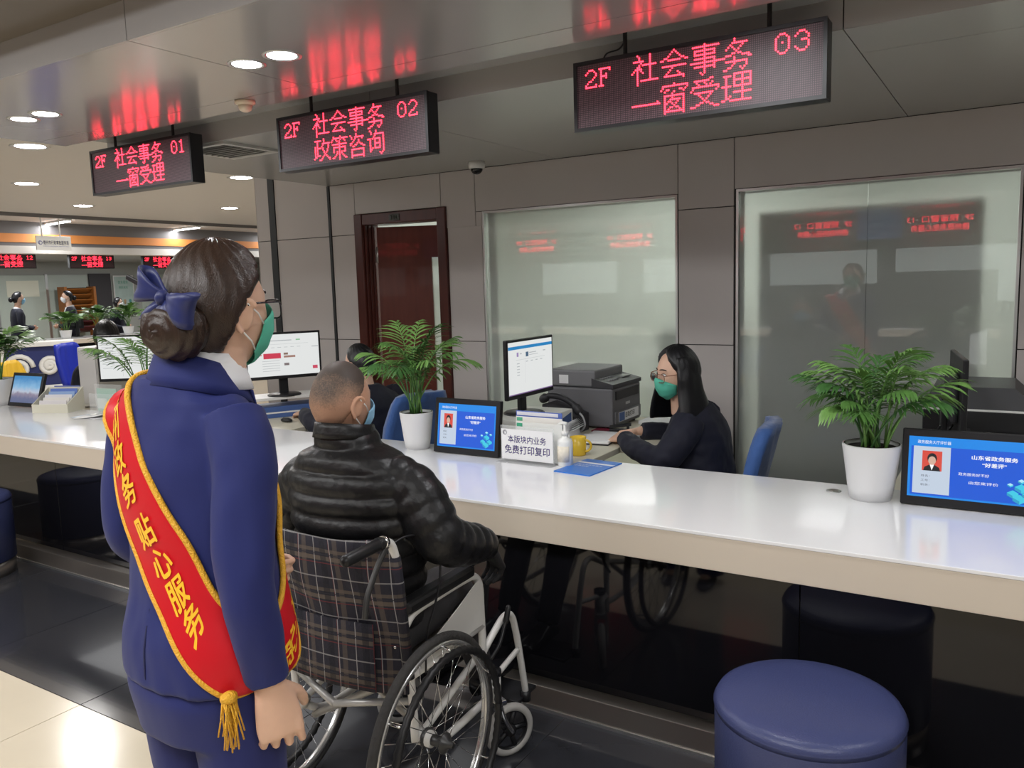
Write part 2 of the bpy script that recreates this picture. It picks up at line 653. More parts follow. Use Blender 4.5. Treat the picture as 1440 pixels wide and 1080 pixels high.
MB().box(-4.65, 3.59, 1.50, 1.759, 2.58, 2.6).build('bulkhead_shelf', M_bulk, cn)
MB().box(-4.65, 3.59, 1.50, 1.52, 2.601, 2.76).build('orange_band', M_orange, cn)
MB().box(-4.65, 3.59, 1.46, 1.52, 2.761, 3.0).build('bulkhead_panel', M_bulk, cn)
MB().box(-4.66, -4.65, 1.47, 4.8, 2.601, 3.0).build('bulkhead_end', M_white_paint, cn)

# downlights in the canopy
def downlight(x, y, z, r, label, group, power):
    t = root('downlight', label, 'light', (x, y, z), group=group)
    MB().lathe([(r * 0.92, 0.004), (r * 0.92, -0.001), (r * 1.22, -0.003), (r * 1.24, 0.0), (r * 1.24, 0.003)], 28, cap=False).build('trim_ring', M_alu, t)
    MB().lathe([(r * 0.93, 0.003), (r * 0.93, -0.001), (0.001, -0.0012)], 28).build('diffuser', M_light2, t)
    if power:
        area_lamp('downlight_lamp', (x, y, z - 0.012), r * 1.8, r * 1.8, power, (0.97, 0.98, 1.0), disk=True)
for pc, wh in ((-4.0, 'in front of LED sign one'), (-2.42, 'in front of LED sign two'), (-0.84, 'in front of LED sign three'), (0.74, 'beyond LED sign three')):
    for dx in (-0.095, 0.095):
        downlight(pc + dx, 2.2, 2.45, 0.058, 'round downlight of the canopy pair ' + wh, 'canopy downlights', 4.0)
for (x, y) in [(-7.9, 4.28), (-8.27, 7.03), (-11.4, 9.4), (-10.5, 5.6), (-12.5, 7.5)]:
    downlight(x, y, HALL_Z, 0.14, 'round downlight in the white ceiling of the far hall', 'hall downlights', 0)
for (x, y) in PANELS:
    t = root('panel_light', 'flat panel light in the ceiling over the visitors walkway', 'light', (x, y, HALL_Z), group='walkway panel lights')
    MB().box(-0.82, 0.82, -0.47, 0.47, -0.012, -0.001, 0.003).build('frame', M_alu, t)
    MB().box(-0.8, 0.8, -0.45, 0.45, -0.018, -0.012).build('diffuser', emat('panel diffuser', (1, 0.99, 0.97), 3.0), t)

# air vent, dome camera and detector
vt = root('air_vent', 'square grey air vent in the soffit beside the first LED sign', 'vent', (-3.84, 3.19, 2.40), 0)
fr = MB()
for (a, b, c_, d_) in ((-0.2, 0.2, -0.2, -0.165), (-0.2, 0.2, 0.165, 0.2), (-0.2, -0.165, -0.165, 0.165), (0.165, 0.2, -0.165, 0.165)):
    fr.box(a, b, c_, d_, -0.014, 0)
fr.build('frame', mat('vent white', (0.5, 0.49, 0.46), 0.5), vt)
MB().box(-0.165, 0.165, -0.165, 0.165, -0.003, -0.001).build('backing', M_backing, vt)
for k in range(8):
    y = -0.145 + k * 0.0415
    MB().mbox(Matrix.Translation((0, y, -0.01)) @ Matrix.Rotation(radians(35), 4, 'X'), 0.33, 0.026, 0.003).build('slat', mat('vent white', (0.5,) * 3), vt)

dc = root('dome_camera', 'small white dome security camera under the soffit above the door', 'camera', (-3.07, 4.55, 2.40))
MB().lathe([(0.052, 0), (0.056, -0.02), (0.054, -0.04), (0.044, -0.046)], 24).build('housing', mat('cam white', (0.75, 0.74, 0.72), 0.35), dc)
MB().ell((0, 0, -0.046), 0.04, 0.04, 0.036).build('dome', mat('smoked dome', (0.012, 0.012, 0.014), 0.08), dc)
sd = root('smoke_detector', 'small cream detector on the glossy canopy between the first two LED signs', 'detector', (-3.0, 2.6, 2.45))
MB().lathe([(0.045, 0), (0.045, -0.012), (0.03, -0.02)], 24).build('base', mat('detector cream', (0.75, 0.66, 0.5), 0.4), sd)
MB().lathe([(0.032, -0.02), (0.026, -0.04), (0.012, -0.048)], 24).build('sensor_cap', mat('detector cream', (0.7,) * 3), sd)

# ---- far walls of the hall
hall = MB()
hall.box(-19.1, -19.0, -6.2, 17, 0, 3.0)
tag(hall.build('wall_left', mat('far wall', (0.42, 0.43, 0.40), 0.6)), kind='structure')
tag(MB().box(-19, 5, 16.5, 16.6, 0, 3.0).build('wall_far_end', mat('far wall', (0.4,) * 3)), kind='structure')
tag(MB().box(4.5, 4.6, -6.2, 5, 0, 3.0).build('wall_right', mat('pale wall', (0.66, 0.64, 0.6), 0.6)), kind='structure')

# ================================================================== LED SIGNS
def glyph(s):
    rows = [r for r in s.split('/')]
    return [(x, y) for y, r in enumerate(rows) for x, ch in enumerate(r) if ch == '#']

G = {
'社': glyph('...#......#/....#.....#/....#.....#/.######...#/.....#....#/....#.########/...##.....#/..####....#/.#.#.#....#/#..#..#...#/...#......#/...#......#/...#......#/...#.##########/...#/...#'),
'会': glyph('.......#/......#.#/.....#...#/....#.....#/..##.......##/##..#######..##///.#############/......#/.....#/....#....#/...#......#/..###########/............#/'),
'事': glyph('.......#/.##############/.......#/..###########/..#....#....#/..###########/.......#/..###########/.......#....#/################/.......#....#/..###########/.......#....#/.......#/.....#.#/......#'),
'务': glyph('......#/......#/.....########/....#.....#/...#.#...#/..#...#.#/.......#/.....##.##/..###.....####/##....#......##/......#/..###########/......#.....#/.....#......#/...##....#.#/.##.......#'),
'一': glyph('////////..............#/################'),
'窗': glyph('.......#/.##############/.#............#/#..##.....##.#/..#....#....#/......#/..###########/..#...#.....#/..#..######.#/..#.##...#..#/..##..#.#...#/..#....#....#/..#..##.##..#/..#.#.....#.#/..###########/..#.........#'),
'受': glyph('..........##/..########/...#...#...#/....#...#.#/.##############/.#............#/#............#/..##########/....#.....#/.....#...#/......#.#/.......#/.....##.##/...##.....##/###.........###/'),
'理': glyph('......#########/.####.#...#...#/..#...#...#...#/..#...#########/..#...#...#...#/..#...#...#...#/#####.#########/..#.......#/..#.......#/..#...#########/..#.......#/..#.#.....#/..##......#/##..###########//'),
'政': glyph('.........#/.######..#/...#.....#/...#....#######/...#....#....#/.#.#...#.....#/.#.####.#....#/.#.#....#...#/.#.#.....#..#/.#.#.....#.#/.#.#......#/.#.###...#.#/.##.....#...#/#......#.....##/.....##.......#/'),
'策': glyph('..#.....#/..######.######/.#..#...#..#/#....#.#....#/.......#/.#############/.......#/..###########/..#....#....#/..#....#....#/..#..#.#.#.##/.....#.#.#/....#..#..#/...#...#...#/.##....#....##/.......#'),
'咨': glyph('......#/.#....#/..#..########/..#..#.....#/....#...#/...#....#/.##....#.#/.#...##...##/...##.......##//..###########/..#.........#/..#.........#/..#.........#/..###########/..#.........#'),
'询': glyph('..#....#/...#...#/...#..########/......#......#/.....#.......#/###.#.#####..#/..#...#...#..#/..#...#...#..#/..#...#####..#/..#...#...#..#/..#...#...#..#/..#.#.#####..#/..##.........#/..#..........#/..........#.#/...........#'),
'2': glyph('..###/.#...#/#.....#/......#/.....#/....#/..##/.#/#.....#/#######'),
'F': glyph('#######/.#....#/.#/.#..#/.####/.#..#/.#/.#/.#/###'),
'0': glyph('..###/.#...#/#.....#/#.....#/#..#..#/#.....#/#.....#/#.....#/.#...#/..###'),
'1': glyph('...#/.###/...#/...#/...#/...#/...#/...#/...#/.#####'),
'3': glyph('..###/.#...#/#.....#/......#/...###/......#/......#/#.....#/.#...#/..###'),
}
M_led_case = mat('black sign case', (0.012, 0.012, 0.014), 0.35)
def led_face_mat():
    m = bpy.data.materials.new('LED matrix face')
    m.use_nodes = True
    nt = m.node_tree
    b = nt.nodes['Principled BSDF']
    b.inputs['Roughness'].default_value = 0.42
    tc = _node(nt, 'ShaderNodeTexCoord')
    mp = _node(nt, 'ShaderNodeVectorMath', operation='SCALE')
    mp.inputs['Scale'].default_value = 1 / 0.0068
    fr = _node(nt, 'ShaderNodeVectorMath', operation='FRACTION')
    sb = _node(nt, 'ShaderNodeVectorMath', operation='SUBTRACT')
    sb.inputs[1].default_value = (0.5, 0.5, 0.5)
    sx = _node(nt, 'ShaderNodeSeparateXYZ')
    cx = _node(nt, 'ShaderNodeCombineXYZ')
    ln = _node(nt, 'ShaderNodeVectorMath', operation='LENGTH')
    lt = _node(nt, 'ShaderNodeMath', operation='LESS_THAN')
    lt.inputs[1].default_value = 0.33
    mx = _node(nt, 'ShaderNodeMix', data_type='RGBA')
    mx.inputs['A'].default_value = (0.035, 0.02, 0.026, 1)
    mx.inputs['B'].default_value = (0.16, 0.09, 0.11, 1)
    L = nt.links.new
    L(tc.outputs['Object'], mp.inputs[0]); L(mp.outputs[0], fr.inputs[0]); L(fr.outputs[0], sb.inputs[0])
    L(sb.outputs[0], sx.inputs[0]); L(sx.outputs['X'], cx.inputs['X']); L(sx.outputs['Z'], cx.inputs['Y'])
    L(cx.outputs[0], ln.inputs[0]); L(ln.outputs['Value'], lt.inputs[0]); L(lt.outputs[0], mx.inputs['Factor'])
    L(mx.outputs['Result'], b.inputs['Base Color'])
    return m
M_led_face = led_face_mat()
M_led = emat('lit red LED', (1.0, 0.022, 0.045), 8.5)

def led_sign(cx, cy, z0, num, line2, label, rz=0.0, w=0.905, h=0.252, top=2.5, group='LED signs over the counter'):
    t = root('led_sign', label, 'sign', (cx, cy, z0), rz, group)
    cols, rows = 128, 34
    b = 0.013
    MB().box(-w / 2, w / 2, 0.004, 0.075, 0, h, 0.004).build('case', M_led_case, t)
    fb = MB()
    fb.box(-w / 2, w / 2, -0.004, 0.006, 0, b)
    fb.box(-w / 2, w / 2, -0.004, 0.006, h - b, h)
    fb.box(-w / 2, -w / 2 + b, -0.004, 0.006, b, h - b)
    fb.box(w / 2 - b, w / 2, -0.004, 0.006, b, h - b)
    fb.build('bezel', M_led_case, t)
    fc = MB().box(-w / 2 + b, w / 2 - b, 0.0015, 0.004, b, h - b).build('display_face', M_led_face, t)
    px = (w - 2 * b) / cols
    pz = (h - 2 * b) / rows
    dots = []
    def put(ch, c0, r0):
        for (x, y) in G[ch]:
            dots.append((c0 + x, r0 + y))
    put('2', 5, 3); put('F', 13, 3)
    for i, ch in enumerate('社会事务'):
        put(ch, 32 + 16 * i, 0)
    for i, ch in enumerate(line2):
        put(ch, 32 + 16 * i, 17)
    put(num[0], 106, 2); put(num[1], 115, 2)
    mb = MB()
    r = px * 0.42
    for (c_, r_) in dots:
        x = -w / 2 + b + (c_ + 0.5) * px
        z = h - b - (r_ + 0.5) * pz
        n = 6
        ring = [(x + r * cos(2 * pi * k / n), -0.0012, z + r * sin(2 * pi * k / n)) for k in range(n)]
        base = [(x + r * cos(2 * pi * k / n), 0.0015, z + r * sin(2 * pi * k / n)) for k in range(n)]
        mb.add(ring + base, [tuple(range(n))] + [(k, (k + 1) % n, n + (k + 1) % n, n + k) for k in range(n)])
    d = mb.build('lit_dots', M_led, t)
    d['kind'] = 'stuff'
    for sx in (-0.26, 0.26):
        MB().lathe([(0.008, h), (0.008, top - z0)], 10, (sx, 0.04, 0)).build('hanger_rod', mat('hanger rod', (0.02, 0.02, 0.022), 0.5), t)
    if num == '03':
        MB().tube(catmull([(-0.36, 0.05, h - 0.005), (-0.34, 0.05, h + 0.028), (-0.29, 0.05, h + 0.036), (-0.262, 0.045, h + 0.06)], 5), 0.003, 6).build('power_cable', M_led_case, t)
    return t
led_sign(-4.15, 2.83, 2.176, '01', '一窗受理', 'hanging red LED sign numbered 01 beside the square air vent')
led_sign(-2.60, 2.83, 2.163, '02', '政策咨询', 'hanging red LED sign numbered 02 above the dark red door')
led_sign(-1.003, 2.83, 2.158, '03', '一窗受理', 'hanging red LED sign numbered 03 above the two frosted windows')

# ================================================================== COUNTER
M_ctop = mat('white solid surface', (0.86, 0.86, 0.87), 0.16, coat=0.35, coat_rough=0.05, var=0.01)
M_cfront = mat('cream counter edge', (0.66, 0.58, 0.48), 0.4)
M_blackglass = mat('black glass panel', (0.006, 0.006, 0.008), 0.045, spec=0.6)
M_steel = mat('plinth steel', (0.42, 0.38, 0.34), 0.28, metal=0.85, bump=0.02, bscale=200)
ct = root('service_counter', 'long white service counter with black glass front and steel plinth', 'counter', (0, 0, 0))
CX0, CX1, CY0, CY1, CZ = -7.6, 2.3, 2.432, 3.238, 0.80
MB().box(CX0, CX1, CY0 - 0.002, CY1, CZ - 0.012, CZ, 0.002).build('worktop', M_ctop, ct)
MB().box(CX0, CX1, CY0, CY0 + 0.03, CZ - 0.1215, CZ - 0.012, 0.002).build('front_apron', M_cfront, ct)
MB().box(CX0, CX1, CY1 - 0.03, CY1 - 0.001, CZ - 0.1215, CZ - 0.012).build('rear_apron', M_cfront, ct)
MB().box(CX0, CX1, 2.56, 2.58, 0.102, CZ - 0.012).build('carcass', M_backing, ct)
px = [-7.6, -6.19, -4.78, -3.37, -1.96, -0.55, 0.86, 2.27]
for a, b in zip(px, px[1:]):
    MB().box(a + 0.0015, b - 0.0015, 2.55, 2.56, 0.10, CZ - 0.1, 0.001).build('glass_panel', M_blackglass, ct)
MB().box(CX0, CX1, 2.492, 2.56, 0, 0.095, 0.003).build('plinth', M_steel, ct)
MB().box(CX0, CX1, 2.486, 2.4925, 0, 0.012).build('plinth_toe', M_alu, ct)
for gx in (-0.557, -5.3):
    gm = root('cable_grommet', 'round metal cable grommet set in the white counter top' + (' near the blue score screen' if gx > -1 else ' near the leaflet box'), 'grommet', (gx, 3.12, CZ))
    MB().lathe([(0.026, 0), (0.026, 0.003), (0.02, 0.0035), (0.018, 0.002)], 24).build('ring', M_alu, gm)
    MB().lathe([(0.018, 0.0005), (0.018, 0.002), (0.001, 0.0022)], 20).build('cover', M_steel, gm)

# ================================================================== STOOLS
M_leather = mat('blue vinyl', (0.050, 0.062, 0.16), 0.34, bump=0.12, bscale=220, var=0.06, vscale=3)
def stool(x, y, label):
    t = root('round_stool', label, 'stool', (x, y, 0))
    R, H = 0.243, 0.470
    MB().lathe([(R - 0.012, 0.085), (R, 0.09), (R + 0.001, H - 0.045), (R - 0.0005, H - 0.03)], 56).build('drum', M_leather, t)
    prof = [(R + 0.0015, H - 0.04), (R + 0.002, H - 0.022), (R - 0.006, H - 0.008), (R - 0.022, H - 0.001), (R * 0.7, H + 0.006), (R * 0.35, H + 0.009), (0.001, H + 0.01)]
    c = MB().lathe(prof, 56).build('cushion', M_leather, t)
    MB().lathe([(R + 0.0025, H - 0.030), (R + 0.004, H - 0.027), (R + 0.0025, H - 0.024)], 56, cap=False).build('piping', M_leather, c)
    MB().lathe([(R - 0.006, 0.0), (R - 0.006, 0.086)], 56).build('steel_base', M_steel, t)
    return t
stool(-0.443, 2.165, 'round dark blue vinyl stool standing below the right potted palm')
stool(-5.15, 2.2, 'round dark blue vinyl stool on a steel base near the leaflet box')

# ================================================================== SMALL THINGS ON THE COUNTER
M_blk = mat('black plastic', (0.012, 0.012, 0.014), 0.38)
M_blk2 = mat('charcoal plastic', (0.03, 0.03, 0.034), 0.45)
M_white = mat('white plastic', (0.78, 0.78, 0.76), 0.4)
M_paper = mat('white paper', (0.82, 0.82, 0.83), 0.75)
M_card = mat('white card box', (0.70, 0.70, 0.66), 0.6)
E_white = emat('screen white', (0.95, 0.97, 0.96), 0.78)
E_text = emat('screen white text', (1, 1, 1), 0.95)

def qpanel(name, M, x0, x1, y0, y1, z, m, parent):
    return MB().quad(*[M @ Vector(p) for p in ((x0, y0, z), (x1, y0, z), (x1, y1, z), (x0, y1, z))]).build(name, m, parent)

def score_tablet(x, y, w, h, rz, tilt, label, card=True):
    t = root('score_tablet', label, 'tablet', (x, y, CZ), rz)
    M = M_face(0, 0, 0.004, 0, -tilt)
    MB().box(-w / 2, w / 2, 0, h, -0.028, 0, 0.004).xform(M).build('housing', M_blk, t)
    bx, bt, bb = 0.021, 0.026, 0.030
    x0, x1, y0, y1 = -w / 2 + bx, w / 2 - bx, bb, h - bt
    E_blue = emat('tablet blue', (0.0, 0.10, 0.72), 0.9)
    E_lblue = emat('tablet light blue', (0.0, 0.26, 0.86), 0.9)
    E_card = emat('tablet card', (0.62, 0.72, 0.86), 0.85)
    s = qpanel('screen', M, x0, x1, y0, y1, 0.0006, E_lblue, t)
    sw, sh = x1 - x0, y1 - y0
    def fx(u): return x0 + u * sw
    def fy(v): return y0 + v * sh
    qpanel('screen_field', M, fx(0.02), fx(0.98), fy(0.03), fy(0.84), 0.0010, E_blue, s)
    qpanel('screen_card', M, fx(0.04), fx(0.33), fy(0.06), fy(0.84), 0.0014, E_card, s)
    # portrait on the card: a plain bust on red
    qpanel('portrait_field', M, fx(0.11), fx(0.265), fy(0.44), fy(0.77), 0.0018, emat('portrait red', (0.85, 0.08, 0.05), 0.8), s)
    hx, hy = fx(0.188), fy(0.63)
    def disc(name, cx, cy, rx, ry, z, m):
        MB().add([M @ Vector((cx + rx * cos(2 * pi * k / 20), cy + ry * sin(2 * pi * k / 20), z)) for k in range(20)], [tuple(range(20))]).build(name, m, s)
    disc('portrait_hair', hx, hy + 0.004, sw * 0.038, sh * 0.085, 0.0021, emat('portrait dark', (0.01, 0.01, 0.015), 0.5))
    MB().add([M @ Vector(p) for p in ((fx(0.12), fy(0.44), 0.0022), (fx(0.255), fy(0.44), 0.0022), (fx(0.245), fy(0.50), 0.0022), (fx(0.205), fy(0.545), 0.0022), (fx(0.17), fy(0.545), 0.0022), (fx(0.13), fy(0.50), 0.0022))], [(0, 1, 2, 3, 4, 5)]).build('portrait_coat', emat('portrait dark', (0,) * 3, 0), s)
    MB().add([M @ Vector(p) for p in ((fx(0.188), fy(0.45), 0.0024), (fx(0.205), fy(0.545), 0.0024), (fx(0.17), fy(0.545), 0.0024))], [(0, 1, 2)]).build('portrait_shirt', E_text, s)
    disc('portrait_face', hx, hy - 0.004, sw * 0.03, sh * 0.07, 0.0025, emat('portrait skin', (0.85, 0.55, 0.42), 0.75))
    def tx(body, u, v, size, width, m=E_text, bold=0.0):
        T = M @ Matrix.Translation((fx(u), fy(v), 0.0028))
        text_obj('screen_text', body, size, T, m, s, center=True, bold=bold, width=width)
    tx('政务服务大厅评价器', 0.20, 0.89, sh * 0.062, sw * 0.26)
    tx('山东省政务服务', 0.66, 0.685, sh * 0.075, sw * 0.34, bold=0.02)
    tx('“好差评”', 0.66, 0.575, sh * 0.075, sw * 0.18, bold=0.02)
    tx('政务服务好不好', 0.51, 0.41, sh * 0.055, sw * 0.23)
    tx('由您来评价', 0.585, 0.28, sh * 0.055, sw * 0.22)
    gm = emat('card text', (0.12, 0.14, 0.2), 0.5)
    tx('姓名：', 0.14, 0.34, sh * 0.04, sw * 0.07, gm)
    tx('工号：', 0.14, 0.265, sh * 0.04, sw * 0.07, gm)
    tx('职务：', 0.14, 0.19, sh * 0.04, sw * 0.07, gm)
    # isometric cubes of the illustration
    ec = [emat('icon cyan', (0.05, 0.72, 0.95), 0.8), emat('icon teal', (0.02, 0.42, 0.72), 0.8), emat('icon pale', (0.45, 0.85, 1.0), 0.9)]
    rr = random.Random(3)
    for (u, v, q) in ((0.80, 0.20, 0.042), (0.86, 0.30, 0.048), (0.91, 0.20, 0.045), (0.85, 0.13, 0.05), (0.86, 0.40, 0.026), (0.78, 0.33, 0.022), (0.93, 0.36, 0.022)):
        a, b2 = q * sw, q * sw * 0.55
        cx_, cy_ = fx(u), fy(v)
        P = lambda X, Y: M @ Vector((cx_ + X, cy_ + Y, 0.0022 + u * 0.0003))
        MB().add([P(-a, 0), P(0, -b2), P(a, 0), P(0, b2)], [(0, 1, 2, 3)]).build('icon_face', ec[2 if q < 0.03 else 0], s)
        MB().add([P(-a, 0), P(-a, -b2), P(0, -2 * b2), P(0, -b2)], [(0, 1, 2, 3)]).build('icon_face', ec[1], s)
        MB().add([P(a, 0), P(a, -b2), P(0, -2 * b2), P(0, -b2)], [(0, 1, 2, 3)]).build('icon_face', ec[0], s)
    # desk stand behind
    st = MB()
    st.tube([M @ Vector((0, h * 0.55, -0.026)), (0, 0.14, 0.012)], 0.012, 8)
    st.box(-0.07, 0.07, 0.03, 0.16, 0.0, 0.012, 0.003)
    st.build('stand', M_blk2, t)
    return t
score_tablet(-2.197, 3.075, 0.372, 0.262, 0.0, 0.14, 'black tablet with a blue rating screen beside the acrylic sign holder')
score_tablet(-0.110, 3.035, 0.43, 0.262, 0.0, 0.14, 'black tablet with a blue rating screen beside the white pot near the black printer')

# tablet with a mountain picture
def mountain_mat():
    m = bpy.data.materials.new('mountain picture')
    m.use_nodes = True
    nt = m.node_tree
    b = nt.nodes['Principled BSDF']
    b.inputs['Base Color'].default_value = (0.02, 0.02, 0.02, 1)
    tc = _node(nt, 'ShaderNodeTexCoord')
    sp = _node(nt, 'ShaderNodeSeparateXYZ')
    nz = _node(nt, 'ShaderNodeTexNoise')
    nz.inputs['Scale'].default_value = 22
    nz.inputs['Detail'].default_value = 6
    ad = _node(nt, 'ShaderNodeMath', operation='MULTIPLY_ADD')
    ad.inputs[1].default_value = 0.06
    rp = _node(nt, 'ShaderNodeMapRange')
    rp.inputs['From Min'].default_value = 0.05
    rp.inputs['From Max'].default_value = 0.29
    cr = _node(nt, 'ShaderNodeValToRGB')
    e = cr.color_ramp.elements
    e[0].position = 0.0; e[0].color = (0.10, 0.14, 0.28, 1)
    e[1].position = 1.0; e[1].color = (0.05, 0.28, 0.62, 1)
    for p, c_ in ((0.25, (0.14, 0.16, 0.30, 1)), (0.42, (0.30, 0.26, 0.36, 1)), (0.52, (0.55, 0.62, 0.75, 1)), (0.70, (0.25, 0.52, 0.80, 1))):
        q = e.new(p); q.color = c_
    L = nt.links.new
    L(tc.outputs['Object'], sp.inputs[0]); L(tc.outputs['Object'], nz.inputs['Vector'])
    L(nz.outputs['Fac'], ad.inputs[0]); L(sp.outputs['Z'], ad.inputs[2]); L(ad.outputs[0], rp.inputs['Value'])
    L(rp.outputs[0], cr.inputs['Fac']); L(cr.outputs['Color'], b.inputs['Emission Color'])
    b.inputs['Emission Strength'].default_value = 0.8
    return m
t = root('picture_tablet', 'black tablet showing a snowy mountain picture beside the leaflet box', 'tablet', (-6.19, 3.11, CZ), radians(4), scale=0.80)
M = M_face(0, 0, 0.010, 0, -0.3)
MB().box(-0.235, 0.235, 0, 0.315, -0.03, 0, 0.004).xform(M).build('housing', M_blk, t)
qpanel('screen', M, -0.205, 0.205, 0.035, 0.285, 0.0008, mountain_mat(), t)
MB().tube([M @ Vector((0, 0.18, -0.03)), (0, 0.2, 0.006)], 0.012, 8).build('stand', M_blk2, t)

# acrylic sign holder with the printed card and leaflets
M_acryl = mat('clear acrylic', (0.90, 0.93, 0.94), 0.05, alpha=0.16)
M_purple = mat('violet print', (0.10, 0.07, 0.30), 0.6)
ah = root('sign_holder', 'clear acrylic stand with a white card of two printed violet lines', 'sign', (-1.839, 3.05, CZ), radians(-1))
cd = MB().box(-0.134, 0.134, -0.0005, 0.0015, 0.012, 0.150).build('printed_card', M_paper, ah)
MB().box(-0.140, 0.140, 0.002, 0.005, 0.004, 0.165, 0.0008).build('acrylic_back', M_acryl, ah)
MB().box(-0.145, 0.145, -0.035, 0.06, 0.0, 0.004, 0.001).build('acrylic_foot', M_acryl, ah)
text_obj('print', '本版块内业务', 0.036, M_face(0, -0.00065, 0.092), M_purple, cd, center=True, bold=0.012, width=0.20)
text_obj('print', '免费打印复印', 0.042, M_face(0, -0.00065, 0.042), M_purple, cd, center=True, bold=0.014, width=0.235)
def ring_logo(M, r, m, parent, name='logo'):
    mb = MB()
    mb.tube([M @ Vector((r * cos(2 * pi * k / 20), r * sin(2 * pi * k / 20), 0.0003)) for k in range(20)], r * 0.12, 5, closed=True)
    mb.tube([M @ Vector((r * 0.5 * cos(a) - 0.1 * r, r * 0.6 * sin(a), 0.0003)) for a in [0.6 + 0.5 * k for k in range(9)]], r * 0.13, 5)
    mb.build(name, m, parent)
ring_logo(M_face(-0.115, -0.0006, 0.134), 0.010, mat('grey print', (0.2, 0.2, 0.24), 0.6), cd)

# leaflets standing behind that sign, each its own thing
cols = [((0.76, 0.77, 0.74), (0.05, 0.35, 0.20)), ((0.80, 0.78, 0.74), (0.10, 0.42, 0.25)), ((0.10, 0.16, 0.48), (0.75, 0.75, 0.80))]
lab = ['white leaflet with a green corner in front of the leaflets behind the acrylic sign', 'white leaflet with a green tab in the middle behind the acrylic sign', 'blue and white leaflet standing tallest behind the acrylic sign']
for i, ((a, b), l) in enumerate(zip(cols, lab)):
    lt = root('leaflet', l, 'leaflet', (-1.79 - i * 0.012, 3.075 + i * 0.022, CZ + 0.005), radians(-1), 'leaflets behind the acrylic sign')
    hgt = 0.175 + 0.022 * i
    MB().box(-0.12, 0.12, 0, 0.004, 0, hgt, 0.001).build('booklet', mat('leaflet paper %d' % i, a, 0.5), lt)
    MB().box(-0.115, -0.085 if i < 2 else 0.10, -0.0008, 0, hgt - 0.02, hgt - 0.004).build('printed_band', mat('leaflet print %d' % i, b, 0.5), lt)

# pump bottle
bt = root('sanitizer_bottle', 'white pump bottle of hand sanitizer beside the acrylic sign', 'bottle', (-1.665, 3.085, CZ))
MB().lathe([(0.030, 0.0), (0.034, 0.004), (0.034, 0.105), (0.030, 0.118), (0.014, 0.126), (0.014, 0.135)], 28).build('bottle', mat('bottle plastic', (0.83, 0.84, 0.82), 0.3), bt)
lb = MB()
for k in range(13):
    pass
P = [[Vector((0.0346 * cos(a), 0.0346 * sin(a), z)) for a in [radians(-150 + 10 * k) for k in range(13)]] for z in (0.02, 0.09)]
lb.sheet(P, 0.0004).build('paper_label', mat('bottle label', (0.80, 0.74, 0.62), 0.6, var=0.25, vscale=60), bt)
MB().lathe([(0.016, 0.135), (0.016, 0.152), (0.007, 0.156), (0.006, 0.182)], 20).build('collar', M_white, bt)
MB().tube([(0.012, 0, 0.186), (-0.008, 0, 0.188), (-0.034, -0.006, 0.180)], [0.008, 0.008, 0.005], 10).build('pump_nozzle', M_white, bt)

# blue booklet lying on the counter
M_bk = mat('blue booklet cover', (0.01, 0.16, 0.62), 0.3)
bk = root('booklet', 'blue booklet lying flat on the counter in front of the seated staff woman', 'booklet', (-1.553, 3.085, CZ), radians(-5))
cv = MB().box(-0.09, 0.09, -0.135, 0.135, 0.0, 0.005, 0.001).build('cover', M_bk, bk)
MB().box(-0.09, 0.09, 0.055, 0.075, 0.0051, 0.0054).build('white_stripe', M_paper, cv)
T = Matrix.Translation((-0.07, 0.02, 0.0055))
text_obj('print', '德州市政务服务', 0.018, T, M_paper, cv)
text_obj('print', '办事指南', 0.018, T @ Matrix.Translation((0, -0.026, 0)), M_paper, cv)

# white leaflet box with its leaflets (left part of the counter)
bx = root('leaflet_box', 'cream open-topped leaflet box with sloping sides beside the picture tablet', 'box', (-5.73, 3.12, CZ), radians(24), scale=0.8)
M_cream = mat('cream plastic', (0.74, 0.72, 0.60), 0.4)
MB().box(-0.17, 0.17, -0.11, -0.104, 0, 0.075, 0.001).build('front_panel', M_cream, bx)
MB().box(-0.17, 0.17, 0.114, 0.12, 0, 0.20, 0.001).build('rear_panel', M_cream, bx)
for s in (-1, 1):
    x = 0.167 * s
    MB().add([(x - 0.003, -0.104, 0), (x - 0.003, 0.114, 0), (x - 0.003, 0.114, 0.2), (x - 0.003, -0.104, 0.075), (x + 0.003, -0.104, 0), (x + 0.003, 0.114, 0), (x + 0.003, 0.114, 0.2), (x + 0.003, -0.104, 0.075)],
             [(0, 1, 2, 3), (7, 6, 5, 4), (0, 4, 5, 1), (1, 5, 6, 2), (2, 6, 7, 3), (3, 7, 4, 0)]).build('side_panel', M_cream, bx)
MB().box(-0.164, 0.164, -0.104, 0.114, 0, 0.004).build('bottom_panel', M_cream, bx)
for i in range(6):
    c1 = [(0.78, 0.76, 0.78), (0.80, 0.78, 0.74), (0.76, 0.76, 0.80), (0.30, 0.45, 0.75), (0.12, 0.22, 0.62), (0.10, 0.14, 0.40)][i]
    l = ['white leaflet at the very front', 'cream leaflet second from the front', 'pale leaflet third from the front', 'light blue leaflet', 'blue leaflet', 'dark blue leaflet at the back'][i]
    lt = root('leaflet', l + ' of the cream leaflet box', 'leaflet', bx.matrix_basis @ Vector((0, -0.085 + i * 0.033, 0.006)), radians(24), 'leaflets in the cream box', 0.8)
    Ml = Matrix.Rotation(radians(-14), 4, 'X')
    MB().box(-0.13 + 0.01 * (i % 2), 0.13, 0, 0.005, 0, 0.10 + 0.022 * i, 0.001).xform(Ml).build('pages', mat('box leaflet %d' % i, c1, 0.5), lt)
    MB().box(-0.10, 0.05, -0.0008, 0.0, 0.05 + 0.022 * i, 0.065 + 0.022 * i).xform(Ml).build('printed_band', mat('leaflet print 2', (0.75, 0.75, 0.8), 0.5), lt)
